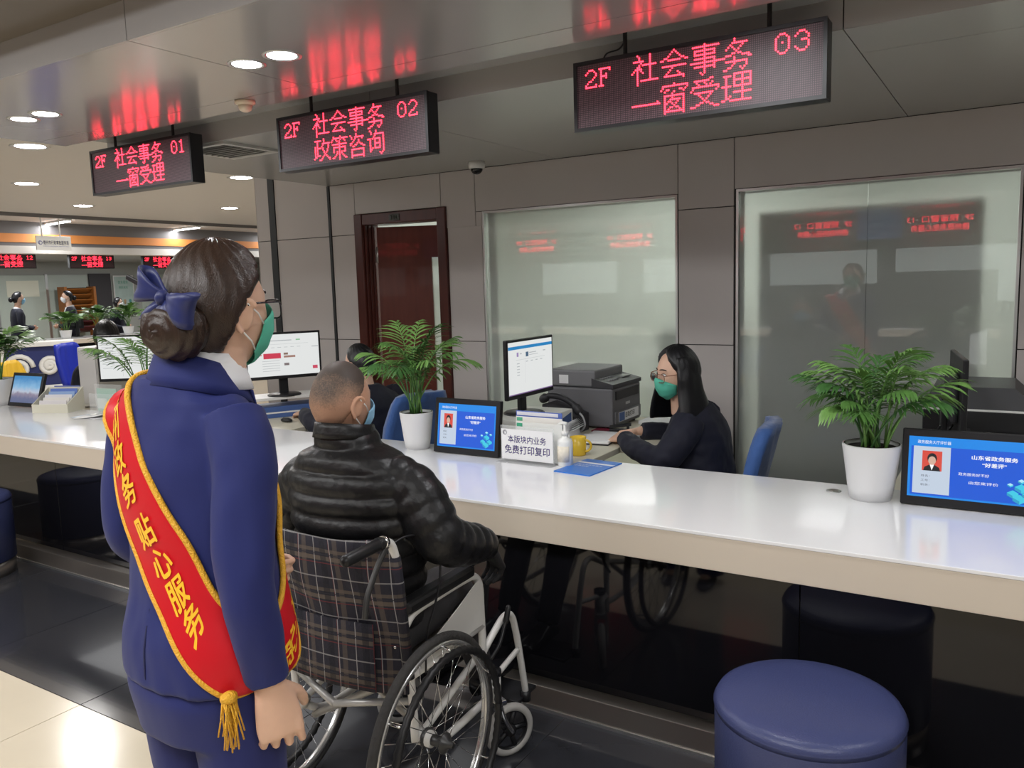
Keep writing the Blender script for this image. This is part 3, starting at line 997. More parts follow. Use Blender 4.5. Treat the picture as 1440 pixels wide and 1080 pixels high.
# loose papers and a small acrylic rack next to it
rk = root('brochure_rack', 'small clear acrylic brochure rack beside the loose papers', 'rack', (-5.32, 3.2, CZ), radians(8))
for k in range(2):
    MB().box(-0.13, 0.13, 0.05 * k, 0.05 * k + 0.004, 0, 0.13 + 0.06 * k, 0.001).build('acrylic_wall', M_acryl, rk)
MB().box(-0.13, 0.13, 0, 0.05, 0, 0.004).build('acrylic_floor', M_acryl, rk)
lt = root('leaflet', 'green and white leaflet standing in the clear brochure rack', 'leaflet', (-5.30, 3.225, CZ + 0.005), radians(8))
MB().box(-0.10, 0.09, 0, 0.004, 0, 0.16, 0.001).build('pages', mat('green leaflet', (0.42, 0.58, 0.50), 0.5), lt)
MB().box(-0.10, -0.01, -0.0008, 0, 0.02, 0.09).build('printed_band', mat('green leaflet print', (0.75, 0.80, 0.75), 0.5), lt)
for i, (x, y, a) in enumerate([(-5.25, 3.06, 0.2), (-5.17, 3.08, -0.25), (-5.2, 3.05, 0.5)]):
    pp = root('paper_sheet', ['pale blue sheet of paper lying behind the leaflet box', 'flat white sheet of paper lying behind the leaflet box', 'white sheet with a curled edge behind the leaflet box'][i], 'paper', (x, y, CZ + 0.0006 * i), a, 'loose papers on the counter')
    Pg = [[Vector((-0.1 + 0.04 * j, -0.07 + 0.035 * k, 0.0005 + 0.02 * (i == 2) * (j / 5) ** 2)) for k in range(5)] for j in range(6)]
    MB().sheet(Pg, 0.0006).build('sheet', mat('pale blue paper', (0.62, 0.70, 0.80), 0.6) if i == 0 else M_paper, pp)

# ================================================================== STAFF DESKS AND DEVICES
M_desk = mat('beige desk laminate', (0.66, 0.62, 0.50), 0.42, var=0.03)
M_deskleg = mat('desk grey', (0.30, 0.30, 0.30), 0.5)
DZ = 0.76
def desk(label, slabs, legs):
    t = root('staff_desk', label, 'desk')
    for (x0, x1, y0, y1) in slabs:
        MB().box(x0, x1, y0, y1, DZ - 0.03, DZ, 0.003).build('desktop', M_desk, t)
    for (x0, x1, y0, y1) in legs:
        MB().box(x0, x1, y0, y1, 0, DZ - 0.031, 0.004).build('leg_panel', M_deskleg, t)
    return t
desk('beige L-shaped desk under the grey printer and the monitor', [(-2.62, -1.69, 3.245, 3.72), (-2.62, -1.50, 3.7205, 4.62)], [(-2.6, -2.57, 3.3, 4.6), (-1.75, -1.72, 3.3, 3.6), (-1.55, -1.52, 4.3, 4.6)])
desk('beige desk behind the counter under the black printer', [(-0.40, 1.5, 3.245, 4.72)], [(-0.38, -0.35, 3.3, 4.7), (1.45, 1.48, 3.3, 4.7)])
desk('beige desk of the seated staff man with a monitor riser on it', [(-4.62, -3.72, 3.245, 4.35)], [(-4.6, -4.57, 3.3, 4.3), (-3.77, -3.74, 3.3, 3.6)])
desk('beige desk behind the leaflet box with a white computer case', [(-6.6, -5.25, 3.245, 4.3)], [(-6.58, -6.55, 3.3, 4.2), (-5.3, -5.27, 3.3, 4.2)])

def monitor(name, loc, rz, w, h, zb, label, ui, z0=DZ):
    """screen faces local -Y; zb = height of the lower screen edge above the foot"""
    t = root(name, label, 'monitor', (loc[0], loc[1], z0), rz)
    MB().lathe([(0.11, 0), (0.11, 0.006), (0.10, 0.012), (0.03, 0.016)], 32, (0, 0.05, 0)).build('foot', M_blk, t)
    MB().box(-0.03, 0.03, 0.05, 0.075, 0.012, zb + h * 0.5, 0.005).build('neck', M_blk, t)
    MB().box(-w / 2, w / 2, 0.0, 0.022, zb, zb + h, 0.005).build('housing', M_blk, t)
    MB().box(-w * 0.3, w * 0.3, 0.022, 0.05, zb + h * 0.2, zb + h * 0.8, 0.01).build('rear_shell', M_blk2, t)
    b = 0.014
    M = M_face(0, -0.0006, zb)
    s = qpanel('screen', M, -w / 2 + b, w / 2 - b, 0.022, h - b, 0, E_white, t)
    def fx(u): return -w / 2 + b + u * (w - 2 * b)
    def fy(v): return 0.022 + v * (h - b - 0.022)
    for (u0, u1, v0, v1, c, k) in ui:
        qpanel('screen_block', M, fx(u0), fx(u1), fy(v0), fy(v1), 0.0006 + 0.0002 * (k % 3), emat('ui %.2f %.2f %.2f' % c, c, 0.75), s)
    return t
gry = (0.55, 0.58, 0.60)
ui1 = [(0, 1, 0.86, 0.92, (0.02, 0.28, 0.66), 0), (0, 1, 0.0, 0.02, (0.25, 0.15, 0.35), 0), (0.18, 0.22, 0.72, 0.80, (0.42, 0.30, 0.6), 1), (0.25, 0.29, 0.76, 0.78, gry, 1),
       (0.38, 0.44, 0.70, 0.79, (0.08, 0.16, 0.26), 1), (0.46, 0.62, 0.76, 0.775, gry, 1), (0.46, 0.66, 0.72, 0.73, gry, 1), (0.78, 0.84, 0.76, 0.78, gry, 1), (0.16, 0.82, 0.655, 0.66, gry, 1), (0.36, 0.364, 0.2, 0.65, (0.75, 0.76, 0.78), 1)]
ui1 += [(0.18, 0.24, 0.58 - k * 0.055, 0.595 - k * 0.055, gry, 1) for k in range(5)] + [(0.38 + 0.11 * k, 0.43 + 0.11 * k, 0.60, 0.615, gry, 1) for k in range(4)]
ui2 = [(0.22, 0.46, 0.42, 0.55, (0.75, 0.05, 0.10), 1), (0.12, 0.2, 0.50, 0.53, (0.8, 0.3, 0.3), 1), (0.5, 0.56, 0.5, 0.55, (0.3, 0.2, 0.15), 1), (0.5, 0.66, 0.43, 0.48, (0.45, 0.25, 0.2), 2), (0.5, 0.57, 0.24, 0.30, (0.25, 0.2, 0.2), 1),
       (0.68, 0.74, 0.84, 0.87, (0.3, 0.65, 0.35), 1), (0.15, 0.62, 0.84, 0.86, gry, 1), (0.15, 0.85, 0.76, 0.765, gry, 1), (0.9, 0.97, 0.12, 0.2, (0.75, 0.08, 0.15), 1), (0.9, 0.99, 0.66, 0.68, gry, 1)]
ui2 += [(0.15 + 0.09 * k, 0.2 + 0.09 * k, 0.68, 0.69, gry, 1) for k in range(7)] + [(0.2, 0.44, 0.36 - 0.06 * k, 0.37 - 0.06 * k, gry, 1) for k in range(5)]
ui0 = [(0.3, 0.303, 0.05, 0.95, gry, 1), (0.33, 0.7, 0.9, 0.91, gry, 1)] + [(0.04, 0.2, 0.85 - 0.1 * k, 0.86 - 0.1 * k, gry, 1) for k in range(7)]

# white riser box with monitor (staff woman)
rb = root('monitor_riser', 'white cardboard box used as a riser under the monitor beside the printer', 'box', (-2.2, 3.66, DZ))
MB().box(-0.16, 0.16, -0.24, 0.215, 0, 0.155, 0.003).build('box_body', M_card, rb)
MB().add([(0.1605, -0.02, 0.06), (0.1605, 0.20, 0.06), (0.1605, 0.20, 0.14), (0.1605, 0.06, 0.11)], [(0, 1, 2, 3)]).build('printed_wedge', mat('navy print', (0.05, 0.10, 0.25), 0.5), rb)
MB().box(-0.14, 0.02, -0.2405, -0.240, 0.02, 0.06).build('printed_label', mat('pale print', (0.6, 0.6, 0.55), 0.6), rb)
ring_logo(M_face(-0.10, -0.2406, 0.105), 0.022, mat('grey print', (0.2,) * 3), rb)
monitor('monitor', (-2.155, 3.64), radians(90), 0.475, 0.305, 0.098, 'black monitor with a white web page and blue bar on the white riser box', ui1, DZ + 0.155)
monitor('monitor', (-4.14, 3.77), radians(60), 0.50, 0.31, 0.115, 'black monitor with a red-blocked page facing the seated staff man', ui2, DZ + 0.14)
monitor('monitor', (-5.56, 3.64), radians(33), 0.58, 0.345, 0.20, 'black monitor with a pale blank page beside the white computer case', ui0, DZ)
ui3 = [(0.1, 0.5, 0.4, 0.7, gry, 1)]
monitor('monitor', (-0.20, 3.98), radians(99), 0.50, 0.35, 0.13, 'black monitor seen edge-on from behind in front of the black printer', ui3, DZ)

# riser of the second monitor
rs = root('monitor_riser', 'white desk riser with blue boxes beneath the staff man monitor', 'riser', (-4.20, 3.81, DZ), radians(60))
MB().box(-0.30, 0.30, -0.12, 0.14, 0.122, 0.139, 0.002).build('shelf', M_white, rs)
for sx in (-0.29, 0.29):
    MB().box(sx - 0.009, sx + 0.009, -0.12, 0.14, 0, 0.1215, 0.002).build('side_panel', M_white, rs)
fb = root('file_box', 'flat blue file box lying under the white monitor riser', 'box', (-4.20, 3.81, DZ), radians(60))
MB().box(-0.2, 0.22, -0.10, 0.12, 0, 0.075, 0.004).build('body', mat('file box blue', (0.06, 0.12, 0.32), 0.5), fb)
MB().box(-0.2, 0.22, -0.102, -0.1, 0.03, 0.04).build('seam_band', M_white, fb)

# white computer case
pc = root('computer_case', 'upright white computer case beside the blank-page monitor', 'computer', (-5.99, 3.66, DZ), radians(20))
MB().box(-0.08, 0.08, -0.2, 0.2, 0.01, 0.46, 0.006).build('shell', mat('case white', (0.70, 0.69, 0.66), 0.4), pc)
MB().box(-0.074, 0.074, -0.207, -0.2, 0.03, 0.44, 0.003).build('front_panel', mat('case front', (0.62, 0.61, 0.6), 0.4), pc)
for sx in (-0.07, 0.07):
    MB().box(sx - 0.02, sx + 0.02, -0.18, 0.18, 0, 0.0105).build('foot', M_blk2, pc)
rf = root('red_folder', 'red and orange folder leaning low beside the blank-page monitor', 'folder', (-5.28, 3.40, DZ), radians(20))
MB().box(-0.15, 0.15, -0.1, 0.1, 0, 0.02, 0.003).build('cover', mat('red cover', (0.75, 0.10, 0.06), 0.5), rf)
MB().add([(-0.12, -0.05, 0.021), (0.12, -0.05, 0.021), (0.02, 0.0, 0.09), (-0.06, 0.03, 0.021), (0.1, 0.03, 0.021)], [(0, 1, 2), (1, 4, 2), (4, 3, 2), (3, 0, 2), (0, 3, 4, 1)]).build('flap', mat('orange cover', (0.80, 0.30, 0.10), 0.5), rf)

# grey multifunction printer facing the staff woman (+X)
M_pg = mat('printer grey', (0.15, 0.15, 0.16), 0.5)
M_pd = mat('printer dark', (0.045, 0.045, 0.05), 0.5)
pr = root('printer', 'grey multifunction printer on the staff desk behind the monitor', 'printer', (-2.13, 4.33, DZ))
MB().box(-0.21, 0.21, -0.20, 0.20, 0.012, 0.235, 0.012).build('body', M_pg, pr)
MB().box(-0.21, 0.10, -0.195, 0.195, 0.238, 0.335, 0.012).build('scanner_lid', mat('printer lid', (0.19, 0.19, 0.20), 0.5), pr)
cp = MB().add([(0.08, -0.20, 0.236), (0.215, -0.20, 0.236), (0.215, 0.2, 0.236), (0.08, 0.2, 0.236), (0.08, -0.20, 0.29), (0.215, -0.20, 0.258), (0.215, 0.2, 0.258), (0.08, 0.2, 0.29)],
              [(0, 3, 2, 1), (4, 5, 6, 7), (0, 1, 5, 4), (1, 2, 6, 5), (2, 3, 7, 6), (3, 0, 4, 7)]).build('control_panel', M_pd, pr)
nrm = Vector((0.032, 0, 0.135)).normalized()
for k in range(10):
    y = -0.15 + 0.032 * (k % 5)
    x = 0.12 + 0.04 * (k // 5)
    z = 0.29 - (x - 0.08) * 0.237 + 0.001
    MB().box(x - 0.008, x + 0.008, y - 0.009, y + 0.009, z, z + 0.004).build('button', mat('button grey', (0.28, 0.28, 0.3), 0.5), cp)
MB().box(0.11, 0.17, 0.05, 0.15, 0.275, 0.281).build('display', mat('lcd', (0.35, 0.38, 0.36), 0.3), cp)
MB().box(0.2101, 0.2145, -0.16, 0.16, 0.165, 0.215).build('output_slot', M_blk, pr)
MB().box(0.2101, 0.22, -0.18, 0.18, 0.03, 0.10, 0.004).build('paper_tray', mat('printer grey', (0.1,) * 3), pr)
lab_ = MB().box(0.2202, 0.2212, -0.14, 0.14, 0.038, 0.092).build('service_label', M_paper, pr)
MB().box(0.2213, 0.2217, -0.135, -0.06, 0.04, 0.09).build('label_print', mat('label blue', (0.08, 0.16, 0.40), 0.5), lab_)
MX = Matrix.Translation((0.2218, -0.05, 0.055)) @ Matrix.Rotation(pi / 2, 4, 'Z') @ Matrix.Rotation(pi / 2, 4, 'X')
text_obj('label_print', '自助打印', 0.034, MX, M_blk, lab_, bold=0.02)
MB().box(-0.13, -0.07, -0.1965, -0.195, 0.255, 0.305).build('sticker', M_paper, pr)
MB().box(0.2146, 0.2152, -0.03, 0.03, 0.125, 0.14).build('badge', mat('badge grey', (0.5, 0.5, 0.5), 0.4), pr)
for (a, b) in ((-0.17, -0.16), (0.17, -0.16), (-0.17, 0.16), (0.17, 0.16)):
    MB().lathe([(0.018, 0), (0.018, 0.013)], 12, (a, b, 0)).build('foot', M_blk, pr)

# telephone in front of the printer
ph = root('telephone', 'dark grey desk telephone with a coiled cord in front of the printer', 'telephone', (-2.16, 4.018, DZ), 0)
MB().add([(-0.1, -0.09, 0), (0.1, -0.09, 0), (0.1, 0.09, 0), (-0.1, 0.09, 0), (-0.1, -0.09, 0.16), (0.1, -0.09, 0.10), (0.1, 0.09, 0.10), (-0.1, 0.09, 0.16)],
         [(0, 3, 2, 1), (4, 5, 6, 7), (0, 1, 5, 4), (1, 2, 6, 5), (2, 3, 7, 6), (3, 0, 4, 7)]).build('base', M_pd, ph)
MB().tube(catmull([(-0.11, -0.055, 0.185), (-0.07, -0.055, 0.205), (0.0, -0.055, 0.20), (0.07, -0.055, 0.17), (0.11, -0.055, 0.13)], 6), [0.026] * 4 + [0.017] * 17 + [0.026] * 4, 10, round_end=True).build('handset', M_blk2, ph)
cr = [(0.11, -0.06, 0.125), (0.15, -0.08, 0.10), (0.16, -0.08, 0.05), (0.13, -0.10, 0.012), (0.11, -0.095, 0.012)]
MB().tube(catmull(cr, 6), 0.006, 6).build('cord', mat('phone cord', (0.35, 0.35, 0.36), 0.5), ph)

# mug, open register, papers, red folder
mg = root('mug', 'yellow mug with a ring handle behind the hand sanitizer bottle', 'mug', (-1.80, 3.47, DZ))
M_yel = mat('yellow glaze', (0.85, 0.58, 0.06), 0.25)
MB().lathe([(0.034, 0), (0.038, 0.004), (0.040, 0.09), (0.037, 0.09), (0.034, 0.01), (0.001, 0.008)], 28).build('cup', M_yel, mg)
MB().tube([(0.038 + 0.027 * sin(a), 0.01 * sin(a), 0.048 + 0.028 * cos(a)) for a in [pi * k / 10 for k in range(11)]], 0.006, 8).build('handle', M_yel, mg)
rg = root('open_register', 'thick open register with curling pages beside the yellow mug', 'book', (-1.90, 3.80, DZ), radians(8))
MB().box(-0.13, 0.13, -0.10, 0.10, 0, 0.008, 0.002).build('cover', M_blk2, rg)
for k in range(7):
    R1 = 0.03 + 0.004 * k
    pts = []
    for j in range(13):
        a = -0.3 + 3.6 * j / 12 * (1 - 0.05 * k)
        pts.append((-0.06 - R1 * sin(a), 0.010 + R1 * (1 - cos(a)) + 0.001 * k))
    Pg = [[Vector((x, -0.095 + 0.19 * v / 3, z)) for v in range(4)] for (x, z) in pts]
    MB().sheet(Pg, 0.0008).build('curled_page', M_paper, rg)
MB().box(-0.06, 0.13, -0.098, 0.098, 0.0081, 0.02, 0.002).build('page_block', M_paper, rg)
for i, (x, y, a, l) in enumerate([(-1.84, 3.98, 0.15, 'white document under the hands of the seated staff woman'), (-1.72, 4.48, 0.0, 'stack of white paper on the desk beside the printer')]):
    pp = root('document', l, 'paper', (x, y, DZ), a)
    MB().box(-0.15, 0.15, -0.105, 0.105, 0, 0.006 + 0.012 * i, 0.001).build('sheets', M_paper, pp)
rf = root('red_folder', 'dark red folder lying on the desk behind the open register', 'folder', (-1.92, 4.09, DZ + 0.0), radians(5))
MB().box(-0.10, 0.16, -0.03, 0.06, 0, 0.006, 0.001).build('cover', mat('wine folder', (0.25, 0.02, 0.05), 0.45), rf)
stp = root('stapler', 'black stapler on the dark red folder', 'stapler', (-1.86, 4.10, DZ + 0.006), radians(20))
MB().box(-0.06, 0.06, -0.015, 0.015, 0, 0.012, 0.003).build('base', M_blk, stp)
MB().add([(-0.06, -0.013, 0.018), (0.06, -0.013, 0.03), (0.06, 0.013, 0.03), (-0.06, 0.013, 0.018), (-0.06, -0.013, 0.03), (0.06, -0.013, 0.045), (0.06, 0.013, 0.045), (-0.06, 0.013, 0.03)],
         [(0, 3, 2, 1), (4, 5, 6, 7), (0, 1, 5, 4), (1, 2, 6, 5), (2, 3, 7, 6), (3, 0, 4, 7)]).build('arm', M_blk, stp)
MB().box(0.035, 0.05, -0.012, 0.012, 0.012, 0.03).build('hinge_block', M_blk, stp)

# small decoration beside the monitor foot
tr = root('desk_ornament', 'small pink ornament on the white riser beside the monitor foot', 'ornament', (-2.26, 3.46, DZ + 0.155))
MB().lathe([(0.012, 0), (0.02, 0.006), (0.022, 0.02), (0.012, 0.034), (0.014, 0.045), (0.004, 0.056)], 16).build('figure', mat('dusty pink', (0.55, 0.28, 0.28), 0.5), tr)
MB().ell((0.016, 0.0, 0.036), 0.008, 0.008, 0.008).build('bead', mat('bead', (0.25, 0.1, 0.1), 0.3), tr)

# black printer by the right wall with its paper tray
bp = root('printer', 'black laser printer with white sheets in its tray on the second desk', 'printer', (-0.17, 4.46, DZ))
MB().box(-0.20, 0.28, -0.2, 0.2, 0.0, 0.20, 0.012).build('body', M_blk, bp)
MB().add([(-0.20, -0.2, 0.201), (0.28, -0.2, 0.201), (0.28, 0.2, 0.201), (-0.20, 0.2, 0.201), (-0.16, -0.17, 0.30), (0.17, -0.17, 0.30), (0.17, 0.18, 0.31), (-0.16, 0.18, 0.31)],
         [(0, 3, 2, 1), (4, 5, 6, 7), (0, 1, 5, 4), (1, 2, 6, 5), (2, 3, 7, 6), (3, 0, 4, 7)]).build('scanner_lid', M_blk2, bp)
MB().box(-0.2, 0.285, -0.203, 0.203, 0.192, 0.202, 0.002).build('white_trim', M_white, bp)
MB().box(-0.12, 0.0, -0.203, -0.2, 0.08, 0.11).build('slot', M_blk2, bp)
Pg = [[Vector((0.18 + 0.035 * j, -0.14 + 0.07 * k, 0.27 - 0.045 * j * 0.4 + 0.006 * sin(j))) for k in range(5)] for j in range(5)]
MB().sheet(Pg, 0.002).build('paper_sheets', M_paper, bp)
tb = root('tray_box', 'white plastic tray on the desk beside the black printer', 'box', (-0.12, 4.14, DZ), radians(0))
MB().box(0.02, 0.15, -0.1, 0.1, 0, 0.10, 0.006).build('body', M_white, tb)
MB().box(0.03, 0.14, -0.101, -0.1, 0.03, 0.07).build('recess', mat('case front', (0.6,) * 3), tb)
cup = root('paper_cup', 'white ribbed cup on the desk at the end of the glass window', 'cup', (0.20, 4.68, DZ))
MB().lathe([(0.033, 0), (0.04, 0.02), (0.041, 0.07), (0.046, 0.078), (0.046, 0.084), (0.042, 0.086)], 24).build('cup', M_white, cup)
MB().lathe([(0.043, 0.086), (0.044, 0.092), (0.02, 0.097)], 24).build('lid', M_white, cup)
cbk = root('cable', 'black cables hanging behind the edge-on monitor', 'cable', (0, 0, 0))
MB().tube(catmull([(-0.21, 4.03, 1.0), (-0.29, 3.92, 0.90), (-0.36, 3.85, 0.79), (-0.34, 3.75, 0.766), (-0.2, 3.7, 0.766)], 6), 0.005, 6).build('video_cable', M_blk, cbk)
MB().tube(catmull([(-0.20, 4.03, 0.98), (-0.26, 3.95, 0.86), (-0.30, 3.85, 0.766), (-0.15, 3.78, 0.766)], 6), 0.004, 6).build('power_cable', M_blk, cbk)

# keyboards in front of the two staff
def keyboard(x, y, rz, label):
    t = root('keyboard', label, 'keyboard', (x, y, DZ), rz)
    MB().box(-0.2, 0.2, -0.065, 0.065, 0, 0.014, 0.004).build('base', M_blk2, t)
    mb = MB()
    for r in range(5):
        for c_ in range(14):
            mb.box(-0.185 + c_ * 0.0265, -0.163 + c_ * 0.0265, -0.055 + r * 0.022, -0.037 + r * 0.022, 0.014, 0.019)
    k = mb.build('keys', M_blk, t)
    k['kind'] = 'stuff'
keyboard(-1.98, 3.42, radians(90), 'black keyboard on the desk behind the acrylic sign')

# ---- blue chairs behind the counter
M_bluefab = mat('blue chair cover', (0.045, 0.12, 0.36), 0.75, bump=0.35, bscale=35, var=0.15, vscale=10, sheen=0.3)
def office_chair(loc, rz, label, w=0.46, hb=0.96, m=None):
    t = root('office_chair', label, 'chair', (loc[0], loc[1], 0), rz)
    m = m or M_bluefab
    MB().box(-0.24, 0.24, -0.22, 0.24, 0.42, 0.50, 0.03).build('seat', m, t)
    Pb = []
    for i in range(11):
        v = i / 10
        z = 0.52 + v * (hb - 0.52)
        ww = w / 2 * (1 - 0.12 * max(0, v - 0.6) / 0.4) * (1 if v < 0.96 else 0.93)
        row = []
        for j in range(13):
            u = -1 + 2 * j / 12
            row.append(Vector((u * ww, -0.20 - 0.10 * v + 0.03 * u * u + 0.006 * sin(9 * u + 5 * v), z + 0.004 * sin(7 * u))))
        Pb.append(row)
    MB().sheet(Pb, 0.06).build('backrest', m, t)
    MB().tube([(0, -0.05, 0.43), (0, -0.2, 0.45), (0, -0.268, 0.53), (0, -0.285, 0.60)], 0.018, 8).build('back_bracket', M_blk, t)
    MB().lathe([(0.028, 0.09), (0.028, 0.42)], 14).build('gas_column', M_blk, t)
    for k in range(5):
        a = 2 * pi * k / 5
        l = MB().tube([(0, 0, 0.1), (0.28 * cos(a), 0.28 * sin(a), 0.07)], [0.022, 0.015], 8).build('base_leg', M_blk, t)
        MB().lathe([(0.026, -0.012), (0.028, 0), (0.026, 0.012)], 14, (0.28 * cos(a), 0.28 * sin(a), 0.028), axis='x').build('caster', M_blk, l)
    return t
office_chair((-1.20, 3.72), radians(98), 'blue fabric office chair occupied by the seated staff woman', hb=0.93)
office_chair((-3.22, 3.78), radians(80), 'blue fabric office chair occupied by the seated staff man', hb=0.97)

# ================================================================== WHEELCHAIR
def plaid_mat():
    m = bpy.data.materials.new('plaid fabric')
    m.use_nodes = True
    nt = m.node_tree
    L = nt.links.new
    b = nt.nodes['Principled BSDF']
    b.inputs['Roughness'].default_value = 0.85
    tc = _node(nt, 'ShaderNodeTexCoord')
    sp = _node(nt, 'ShaderNodeSeparateXYZ')
    L(tc.outputs['Object'], sp.inputs[0])
    def band(axis, per, c, hw):
        d = _node(nt, 'ShaderNodeMath', operation='DIVIDE'); d.inputs[1].default_value = per
        L(sp.outputs[axis], d.inputs[0])
        f = _node(nt, 'ShaderNodeMath', operation='FRACT'); L(d.outputs[0], f.inputs[0])
        s = _node(nt, 'ShaderNodeMath', operation='SUBTRACT'); s.inputs[1].default_value = c; L(f.outputs[0], s.inputs[0])
        a = _node(nt, 'ShaderNodeMath', operation='ABSOLUTE'); L(s.outputs[0], a.inputs[0])
        t = _node(nt, 'ShaderNodeMath', operation='LESS_THAN'); t.inputs[1].default_value = hw; L(a.outputs[0], t.inputs[0])
        return t.outputs[0]
    cur = None
    first = (0.016, 0.015, 0.026, 1)
    layers = [('Z', 0.118, 0.20, 0.055, (0.12, 0.095, 0.075, 1), 0.8), ('Z', 0.118, 0.40, 0.045, (0.10, 0.08, 0.065, 1), 0.8), ('X', 0.118, 0.55, 0.07, (0.13, 0.10, 0.08, 1), 0.45), ('X', 0.118, 0.15, 0.09, (0.004, 0.004, 0.01, 1), 0.6),
              ('Z', 0.118, 0.08, 0.012, (0.14, 0.02, 0.025, 1), 0.8), ('X', 0.118, 0.36, 0.012, (0.14, 0.02, 0.025, 1), 0.7), ('Z', 0.118, 0.72, 0.016, (0.30, 0.29, 0.29, 1), 0.7), ('X', 0.059, 0.75, 0.022, (0.34, 0.33, 0.33, 1), 0.8), ('Z', 0.118, 0.30, 0.012, (0.02, 0.02, 0.03, 1), 0.9)]
    for (ax, per, c, hw, colr, k) in layers:
        mk = band(ax, per, c, hw)
        ml = _node(nt, 'ShaderNodeMath', operation='MULTIPLY'); ml.inputs[1].default_value = k
        L(mk, ml.inputs[0])
        mx = _node(nt, 'ShaderNodeMix', data_type='RGBA')
        L(ml.outputs[0], mx.inputs['Factor'])
        if cur is None:
            mx.inputs['A'].default_value = first
        else:
            L(cur, mx.inputs['A'])
        mx.inputs['B'].default_value = colr
        cur = mx.outputs['Result']
    L(cur, b.inputs['Base Color'])
    nz = _node(nt, 'ShaderNodeTexNoise'); nz.inputs['Scale'].default_value = 18
    bp = _node(nt, 'ShaderNodeBump'); bp.inputs['Strength'].default_value = 0.25; bp.inputs['Distance'].default_value = 0.02
    L(nz.outputs['Fac'], bp.inputs['Height']); L(bp.outputs['Normal'], b.inputs['Normal'])
    return m

M_plaid = plaid_mat()
M_wcwhite = mat('white frame paint', (0.72, 0.71, 0.68), 0.3, var=0.05, vscale=12)
M_tire = mat('grey tyre rubber', (0.045, 0.043, 0.042), 0.75, bump=0.5, bscale=90)
M_rim = mat('rim alloy', (0.66, 0.66, 0.65), 0.25, metal=0.8)
M_chrome = mat('chrome', (0.75, 0.75, 0.76), 0.12, metal=1.0)
M_grip = mat('black grip rubber', (0.014, 0.014, 0.015), 0.42)
M_castor = mat('castor grey rubber', (0.42, 0.41, 0.39), 0.6)

